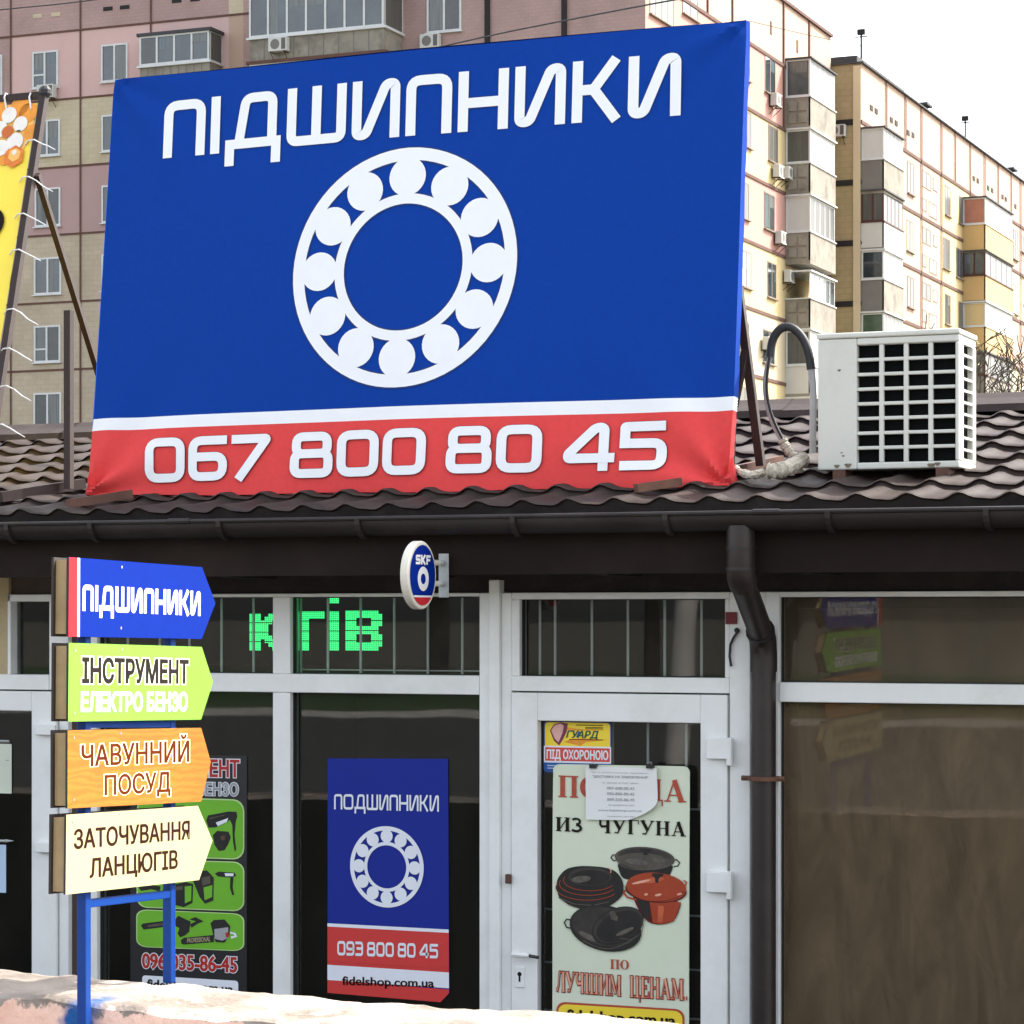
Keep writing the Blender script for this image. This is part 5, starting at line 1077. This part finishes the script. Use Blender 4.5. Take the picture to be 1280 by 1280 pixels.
# window boxes under the bottom window, front balconies
def front_balcony(l, c, r_, ztop, zsill, zbot, dep, sashes, mt_par, ac_=False):
    Fb = Face('y', YF-dep, blk); B = MB(); u0, u1 = Fb.al(l), Fb.al(c); z1, z0, zb_ = Fb.z(c, ztop), Fb.z(c, zsill), Fb.z(c, zbot)
    B.box(u0, u1, YF-dep, YF-.002, zb_, z0-.02, mt_par); B.box(u0-.1, u1+.1, YF-dep-.1, YF-.002, z0-.02, z0+.06, 'win_white'); B.box(u0-.1, u1+.12, YF-dep-.12, YF-.002, z1, z1+.12, 'roof_felt' if sashes < 6 else 'joint_brown')
    n_ = 9
    for i in range(1, n_):
        if mt_par == 'concrete': u = u0+(u1-u0)*i/n_; B.box(u-.02, u+.02, YF-dep-.01, YF-dep-.002, zb_, z0-.05, 'panel_grey')
    bal = B.build('balcony', blk); Fs = Face('x', u1, blk)
    w1 = window(Fb, 0, 0, 0, 0, 'win_glass', sashes, name='glazing', par=bal, sill=False, uv=(u0, u1, z0+.06, z1)); w2 = window(Fs, 0, 0, 0, 0, 'win_curtain', 1, name='glazing', par=bal, sill=False, uv=(YF-dep+.03, YF-.01, z0+.06, z1))
front_balcony(175, 262, 276, 38, 77, 95, 1.0, 4, 'concrete'); front_balcony(312, 480, 503, -22, 34, 62, 1.7, 7, 'concrete')
# the storeys behind the banner repeat the same rows
for k in range(1, 7):
    front_balcony(175, 262, 276, 38+86.6*k, 77+86.6*k, 95+86.6*k, 1.0, 4, 'concrete'); front_balcony(312, 480, 503, -22+88.3*k, 34+88.3*k, 62+88.3*k, 1.7, 7, 'concrete')
    window(FF, 534, 577, -14+90*k, 40+90*k, 'win_glass', 2)
    window(FR, 853, 872, -26+88*k, 22+88*k, 'win_glass', 2); window(FR, 820, 838, -30+90*k, 18+90*k, 'win_glass', 2)
# side balcony stack
def stack(F, pl0, pl1, pr1, dep, rows_, par, bot_extra=True):
    """rows: (glaze top, glaze bottom, parapet bottom, parapet material, end glazing, long glazing, frame)"""
    uA = F.al(pl0); uB = None
    Fo = Face('x', F.val+dep, par); uB = Fo.al(pr1); uA2 = Fo.al(pl1); uA = uA2
    Fe = Face('y', uA, par)
    for t, s_, b_, mtp, ge, gl_, fr in rows_:
        m_ = (pl0+pl1)/2; z1, z0, zb_ = Fe.z(m_, t), Fe.z(m_, s_), Fe.z(m_, b_)
        B = MB(); B.box(F.val+.002, F.val+dep, uA, uB, zb_-.14, zb_, 'concrete'); Fe.block(B, F.val+.002, F.val+dep, zb_, z0, -.08, 0, mtp); Fo.block(B, uA+.0, uB, zb_, z0, -.08, 0.001, mtp if mtp != 'panel_grey' else 'concrete')
        if mtp == 'concrete':
            u0, u1 = F.val+.1, F.val+dep-.1; 
            for a in (0, 1):
                for c in (0, 1): Fe.block(B, u0+(u1-u0)*(.06+.48*a), u0+(u1-u0)*(.46+.48*a), zb_+(z0-zb_)*(.12+.42*c), zb_+(z0-zb_)*(.46+.42*c), .001, .05, 'concrete')
        B.box(F.val+.002, F.val+dep+.05, uA-.05, uB+.03, z0+.001, z0+.05, 'win_white' if fr != 'win_brown' else 'win_brown')
        B.box(F.val+.002, F.val+dep+.08, uA-.08, uB+.03, z1+.001, z1+.07, 'roof_felt' if fr == 'win_brown' or rows_.index((t, s_, b_, mtp, ge, gl_, fr)) == 0 else 'win_white')
        bal = B.build('balcony', par)
        if ge: window(Fe, 0, 0, 0, 0, ge, 1 if fr != 'win_brown' else 2, fr, name='glazing', par=bal, sill=False, uv=(F.val+.02, F.val+dep-.01, z0+.05, z1), off=-.06)
        if gl_: window(Fo, 0, 0, 0, 0, gl_, 5, fr, name='glazing', par=bal, sill=False, uv=(uA+.06, uB, z0+.05, z1), off=-.06)
stack(FR, 983, 1013, 1044.5, 1.15, [(74, 122, 158, 'concrete', 'win_glass_pale', 'win_curtain', 'win_white'), (162, 205, 241, 'concrete', 'win_curtain', 'panel_white', 'win_white'), (245, 291, 326, 'concrete', 'panel_white', 'win_curtain', 'win_white'), (340, 374, 409, 'concrete', None, 'win_glass_pale', 'win_white'), (413, 458, 492, 'panel_white', 'win_curtain', 'panel_white', 'win_white'), (498, 530, 560, 'panel_grey', 'win_curtain', 'win_curtain', 'win_white')], blk)
# ---- farther block
YG, XG = YEND+.15, 4.035-32.2; YH = YG+95; ZG = ZC+25.7
bl2 = thing('apartment_block', (XG, YG, 0), 'long pale yellow apartment block farther back at the right, under the white sky', 'apartment block')
GF = Face('y', YG, bl2); GR_ = Face('x', XG, bl2); XW = XG-14
B = MB(); sm = [23.0-2.82*k for k in range(9)]; zs = [ZG]+[lev(s) for s in sm]+[0]
ya, yb2, yc = GR_.al(1132), GR_.al(1176), GR_.al(1213)
base = ['wall_pinkish', 'wall_pinkish', 'wall_cream', 'wall_pinkish', 'wall_cream', 'wall_pinkish', 'wall_cream', 'wall_pinkish', 'wall_cream', 'wall_cream']
for k in range(len(zs)-1):
    zt_, zb_ = zs[k], zs[k+1]; B.poly([(XW, YG, zb_), (XG, YG, zb_), (XG, YG, zt_), (XW, YG, zt_)], 'tile_olive')
    for a, c, mt in ((YG, yb2, base[k]), (yb2, yc, 'wall_yellow' if k else 'wall_pinkish'), (yc, YH, base[k])): B.poly([(XG, a, zb_), (XG, c, zb_), (XG, c, zt_), (XG, a, zt_)], mt)
B.poly([(XW, YG, 0), (XW, YG, ZG), (XW, YH, ZG), (XW, YH, 0)], 'tile_beige'); B.poly([(XW, YH, 0), (XW, YH, ZG), (XG, YH, ZG), (XG, YH, 0)], 'tile_beige')
for z in zs[1:-1]: GF.block(B, XW, XG+.0, z-.13, z+.13, .002, .06, 'joint_black'); GR_.block(B, YG, YH, z-.08, z+.08, .002, .05, 'joint_brown')
for px in (1107, 1131, 1151, 1176, 1193, 1212, 1230, 1247, 1263, 1275): u = GR_.al(px); GR_.block(B, u-.07, u+.07, lev(23.0)+.085 if px in (1107, 1131, 1193, 1230, 1247) else 0, ZG, .052, .08, 'joint_brown')
for px, py in ((1089, 135), (1095, 139), (1114, 150), (1120, 154), (1135, 166), (1141, 169), (1217, 223), (1222, 226), (1235, 235), (1240, 238), (1253, 246), (1257, 249), (1269, 258)): u, z = GR_.al(px), GR_.z(px, py); GR_.block(B, u-.25, u+.25, z-.12, z+.12, .002, .03, 'joint_black')
GF.block(B, XG-.35, XG, 0, ZG-.1, .062, .075, 'wall_cream')
B.build('wall', bl2)
B = MB(); B.box(XW, XG+.15, YG-.12, YH, ZG, ZG+.07, 'roof_felt'); B.box(XW, XG-.2, YG+.05, YG+9, ZG+.1, ZG+.4, 'roof_felt'); rf2 = B.build('roof', bl2)
for px, hgt, dish in ((1092, 1.3, 1), (1220, 1.0, 1)):
    p = GR_.pt(px, 100); B = MB(); B.tube([(XG-.6, p.y, ZG+.1), (XG-.6, p.y, ZG+.6+hgt)], .05, 'joint_black', 6); B.box(XG-.78, XG-.42, p.y-.1, p.y+.1, ZG+.55+hgt, ZG+.80+hgt, 'joint_black'); B.tube([(XG-.9, p.y, ZG+.45+hgt), (XG-.3, p.y, ZG+.45+hgt)], .03, 'joint_black', 4); B.build('antenna', rf2)
for px in (1165, 1272):
    p = GR_.pt(px, 100); B = MB(); B.box(XG-1.4, XG-.1, p.y-.6, p.y+.6, ZG+.5, ZG+.62, 'roof_felt'); B.box(XG-1.2, XG-.4, p.y-.4, p.y+.4, ZG+.1, ZG+.5, 'roof_felt'); B.build('vent_cap', rf2)
for l, r_, t, b_ in ((1134, 1142, 203, 243), (1133, 1141.5, 276, 315), (1134, 1142, 346, 385)): window(GR_, l, r_, t, b_, 'win_curtain', 2)
for dy in (0, 70, 139, 206):
    for l, r_, t, b_ in ((1152, 1163.5, 215, 236), (1166, 1171.5, 224, 239), (1152, 1158, 248, 264), (1161, 1171, 254, 273)): window(GR_, l, r_, t+dy, b_+dy, 'win_curtain' if l in (1152,) else 'win_glass_pale', 2 if r_-l > 7 else 1, sill=False)
for l, r_, t, b_ in ((1181, 1188, 233, 270), (1198.5, 1206, 246, 281), (1179, 1187, 298, 337), (1195, 1203, 311, 348), (1181, 1188, 368, 406), (1198, 1205, 378, 414), (1266.5, 1272, 288, 325), (1276, 1282, 296, 316), (1276, 1282, 326, 346), (1266, 1272, 356, 393)): window(GR_, l, r_, t, b_, 'win_curtain' if t < 300 else 'win_glass_pale', 2)
stack(GR_, 1080, 1105, 1129.5, 1.1, [(160, 200, 238, 'panel_grey', 'panel_white', 'win_curtain', 'win_white'), (238.5, 278, 309, 'panel_white', 'win_curtain', 'win_curtain', 'win_brown'), (313, 350, 388, 'panel_grey', 'win_glass', 'panel_white', 'win_white'), (391, 432, 465, 'panel_grey', 'glass_green', 'win_curtain', 'win_white'), (468, 505, 540, 'panel_grey', 'win_curtain', 'win_curtain', 'win_white')], bl2)
stack(GR_, 1213.5, 1232, 1266, 1.25, [(247, 281, 312, 'wall_sand', 'brick_red', 'panel_white', 'win_white'), (314, 345, 375, 'wall_sand', 'win_glass_pale', 'win_curtain', 'win_brown'), (378, 409, 438, 'wall_sand', 'wall_yellow', 'panel_white', 'win_white'), (441, 470, 500, 'panel_grey', 'win_glass', 'win_curtain', 'win_brown'), (503, 530, 560, 'panel_grey', 'win_curtain', 'win_curtain', 'win_white')], bl2)
# ---- wall air conditioners of the flats: one built, the rest copied
def wall_ac(loc):
    r = thing('wall_air_conditioner', loc, 'x', 'air conditioner', 'air conditioners on the apartment walls')
    L0 = Vector(loc); B = MB(); B.obox(L0+Vector((-.4, -.38, 0)), (.8, 0, 0), (0, .3, 0), (0, 0, .55), 'panel_white'); B.build('casing', r, bevel=.02)
    B = MB(); B.poly([L0+Vector((-.1+.2*math.cos(a), -.384, .275+.2*math.sin(a))) for a in [2*math.pi*i/18 for i in range(18)]], 'panel_grey'); B.box(L0.x+.18, L0.x+.36, L0.y-.386, L0.y-.382, L0.z+.06, L0.z+.5, 'win_curtain'); B.build('fan_grille', r)
    for x in (-.3, .3): B = MB(); B.tube([L0+Vector((x, 0, -.02)), L0+Vector((x, -.4, -.02))], .02, 'joint_black', 4); B.tube([L0+Vector((x, 0, -.35)), L0+Vector((x, -.38, -.03))], .015, 'joint_black', 4); B.build('bracket', r)
    return r
spots = [(FF, 62, 124, 'white air conditioner under the left pink-storey window behind the banner frame'), (FF, 541, 62, 'white air conditioner under the top window right of the big glazed balcony'),
         (FR, 964, 134, 'white air conditioner under the highest side window of the near block'), (FR, 967, 223, 'first of the paired air conditioners on the yellow storey, left one'), (FR, 979, 225, 'second of the paired air conditioners on the yellow storey, beside the balconies'),
         (FR, 970, 306, 'white air conditioner on the lower pink storey of the near block'), (FR, 981, 354, 'white air conditioner by the open balcony of the near block'), (FR, 954, 438, 'white air conditioner low on the near block, next to the hose arch'),
         (GF, 1048, 172, 'small air conditioner on the brown tiled end wall of the far block'), (GR_, 1209, 332, 'air conditioner on the yellow stripe of the far block beside a brown framed balcony')]
proto = None
for F, px, py, lab in spots:
    p = F.pt(px, py)
    if proto is None: proto = wall_ac(tuple(p)); o = proto
    else: o = copy_tree(proto); o.location = p
    o.rotation_euler = (0, 0, 0 if F.axis == 'y' else R_(90)); o['label'] = lab
Fb = Face('y', YF-1.7, blk); o = copy_tree(proto); o.location = Fb.pt(352, 66); o['label'] = 'grey-white air conditioner hung on the concrete parapet of the big glazed balcony'
# ------------------------------------------------------------------ cables overhead
def cable(pts, t, r, lab):
    B = MB(); P_ = [CAM+ray(x, y)*tt for (x, y), tt in zip(pts, t)]; B.tube(smoothp(P_, 3), r, 'black_rubber', 5); tag(B.build('overhead_cable', smooth=True), lab, 'cable')
cable([(380, 100), (598, 47), (720, 23), (841, 0), (960, -20)], [40, 38, 36, 34, 32], .012, 'black cable slanting across the mauve wall above the banner')
cable([(-60, 20), (0, 12), (90, 4), (200, -12)], [40]*4, .010, 'thin cable at the very top left corner')
cable([(935, 26), (1040, 51), (1140, 68), (1280, 78), (1330, 80)], [60]*5, .007, 'hair-thin cable crossing the white sky at the right')
# ------------------------------------------------------------------ trees
def tube_tree(B, p, d, L_, r, depth, mt, tips, spread=.5, shrink=.72, rnd=random, up=.12):
    r = max(r, .009); pts = [p]; rs = [r]; n_ = 4; dd = d.normalized()
    for i in range(n_):
        dd = (dd+Vector((rnd.uniform(-1, 1), rnd.uniform(-1, 1), rnd.uniform(-.6, 1)))*.14+Vector((0, 0, up*.3))).normalized(); pts.append(pts[-1]+dd*L_/n_); rs.append(max(.008, r*(1-.4*(i+1)/n_)))
    B.tube(pts, rs, mt, 6 if r > .02 else 4, cap=False)
    for q_ in pts[2:]: tips.append((q_, dd))
    if depth == 0: return
    for _ in range(rnd.choice((2, 3, 3))):
        i = rnd.choice((2, 3, 4)); ax = Vector((rnd.uniform(-1, 1), rnd.uniform(-1, 1), rnd.uniform(-.3, .6))).normalized()
        tube_tree(B, pts[i], (dd+ax*spread*2).normalized(), L_*shrink*rnd.uniform(.8, 1.1), rs[i]*.65, depth-1, mt, tips, spread, shrink, rnd, up)
def leaves(B, tips, n, size, mt, rad, rnd):
    for _ in range(n):
        q_, dd = rnd.choice(tips); c = q_+Vector((rnd.gauss(0, rad), rnd.gauss(0, rad), rnd.gauss(0, rad)))
        a = Vector((rnd.uniform(-1, 1), rnd.uniform(-1, 1), rnd.uniform(-1, 1))).normalized(); b_ = a.cross(Vector((rnd.uniform(-1, 1), rnd.uniform(-1, 1), 1))).normalized(); s = size*rnd.uniform(.6, 1.3)
        B.add([c, c+a*s*.5+b_*s*.28, c+a*s, c+a*s*.5-b_*s*.28], [[0, 1, 2, 3]], mt)
def tree(name, base, h, r, seed, lab, depth, nleaf, lsize, lmt, lrad, lean=(0, 0), spread=.5, group=None, cat='tree', blen=.27, tr=.38):
    rn = random.Random(seed); t_ = thing(name, tuple(base), lab, cat, group); B = MB(); tips = []
    b0 = Vector(base); top_ = b0+Vector((lean[0], lean[1], h*tr)); B.tube([b0, b0.lerp(top_, .5)+Vector((rn.uniform(-.05, .05), 0, 0)), top_], [r, r*.85, r*.7], 'bark', 8, cap=False)
    for k in range(4):
        a = 2*math.pi*(k+rn.random()*.6)/4; tube_tree(B, top_-Vector((0, 0, h*.04*k)), Vector((math.cos(a)*.75, math.sin(a)*.75, .8)), h*blen, r*.5, depth, 'bark', tips, spread, .72, rn)
    B.build('trunk', t_); B = MB(); leaves(B, tips, nleaf, lsize, lmt, lrad, rn); B.build('crown', t_); return t_
g0 = CAM+ray(1318, 770)*44; g0.z = 0; tree('bare_tree', g0, 8.2, .12, 11, 'nearly bare tree with thin twigs and few leaves beyond the roof at the right edge', 5, 700, .07, 'leaf_sparse', .12)
g0 = CAM+ray(1300, 770)*52; g0.z = 0; tree('bare_tree', g0, 8.0, .09, 23, 'thin half-bare sapling low over the roof ridge right of the air conditioner', 5, 500, .07, 'leaf_sparse', .12)
g0 = CAM+ray(1010, 770)*30; g0.z = 0; tree('young_tree', g0, 5.0, .05, 5, 'young tree top with fresh green leaves peeping over the ridge by the hose arch', 2, 420, .06, 'leaf_young', .05, spread=.3, blen=.055, tr=.90)
pr = None
rn = random.Random(2)
for i in range(9):
    x = -19+i*4.2+rn.uniform(-1, 1); y = -43+rn.uniform(-5, 4)
    if pr is None: pr = o = tree('street_tree', (x, y, .75), 9.5, .2, 77, 'leafy tree across the road, seen only as a reflection in the shop glass', 3, 9000, .34, 'leaf', .55, group='trees across the road')
    else: o = copy_tree(pr); o.location = (x, y, .75)
    o.rotation_euler = (0, 0, rn.uniform(0, 6.28)); o.scale = (1.1, 1.1, rn.uniform(.85, 1.25))
# leaning lamp post across the street (shows in the pane over the door)
dx = on_y(846, 800, .02); B = MB(); k = 17.0; dr = ray(846, 800); tx = dx.x+dr.x/dr.y*k
lp = thing('lamp_post', (tx, -k, .62), 'grey lamp post across the street, reflected in the pane above the door', 'lamp post')
B.tube([(tx, -k, .62), (tx+.5, -k, 9)], [.13, .08], 'kerb_concrete', 10); B.build('pole', lp, smooth=True)
B = MB(); B.tube([(tx+.5, -k, 9), (tx+.5, -k+.8, 9.5), (tx+.5, -k+1.8, 9.6)], .05, 'kerb_concrete', 8); B.ball((tx+.5, -k+2.0, 9.58), .22, 'ac_white', 10, (.6, 1.4, .4)); B.build('lamp_arm', lp, smooth=True)
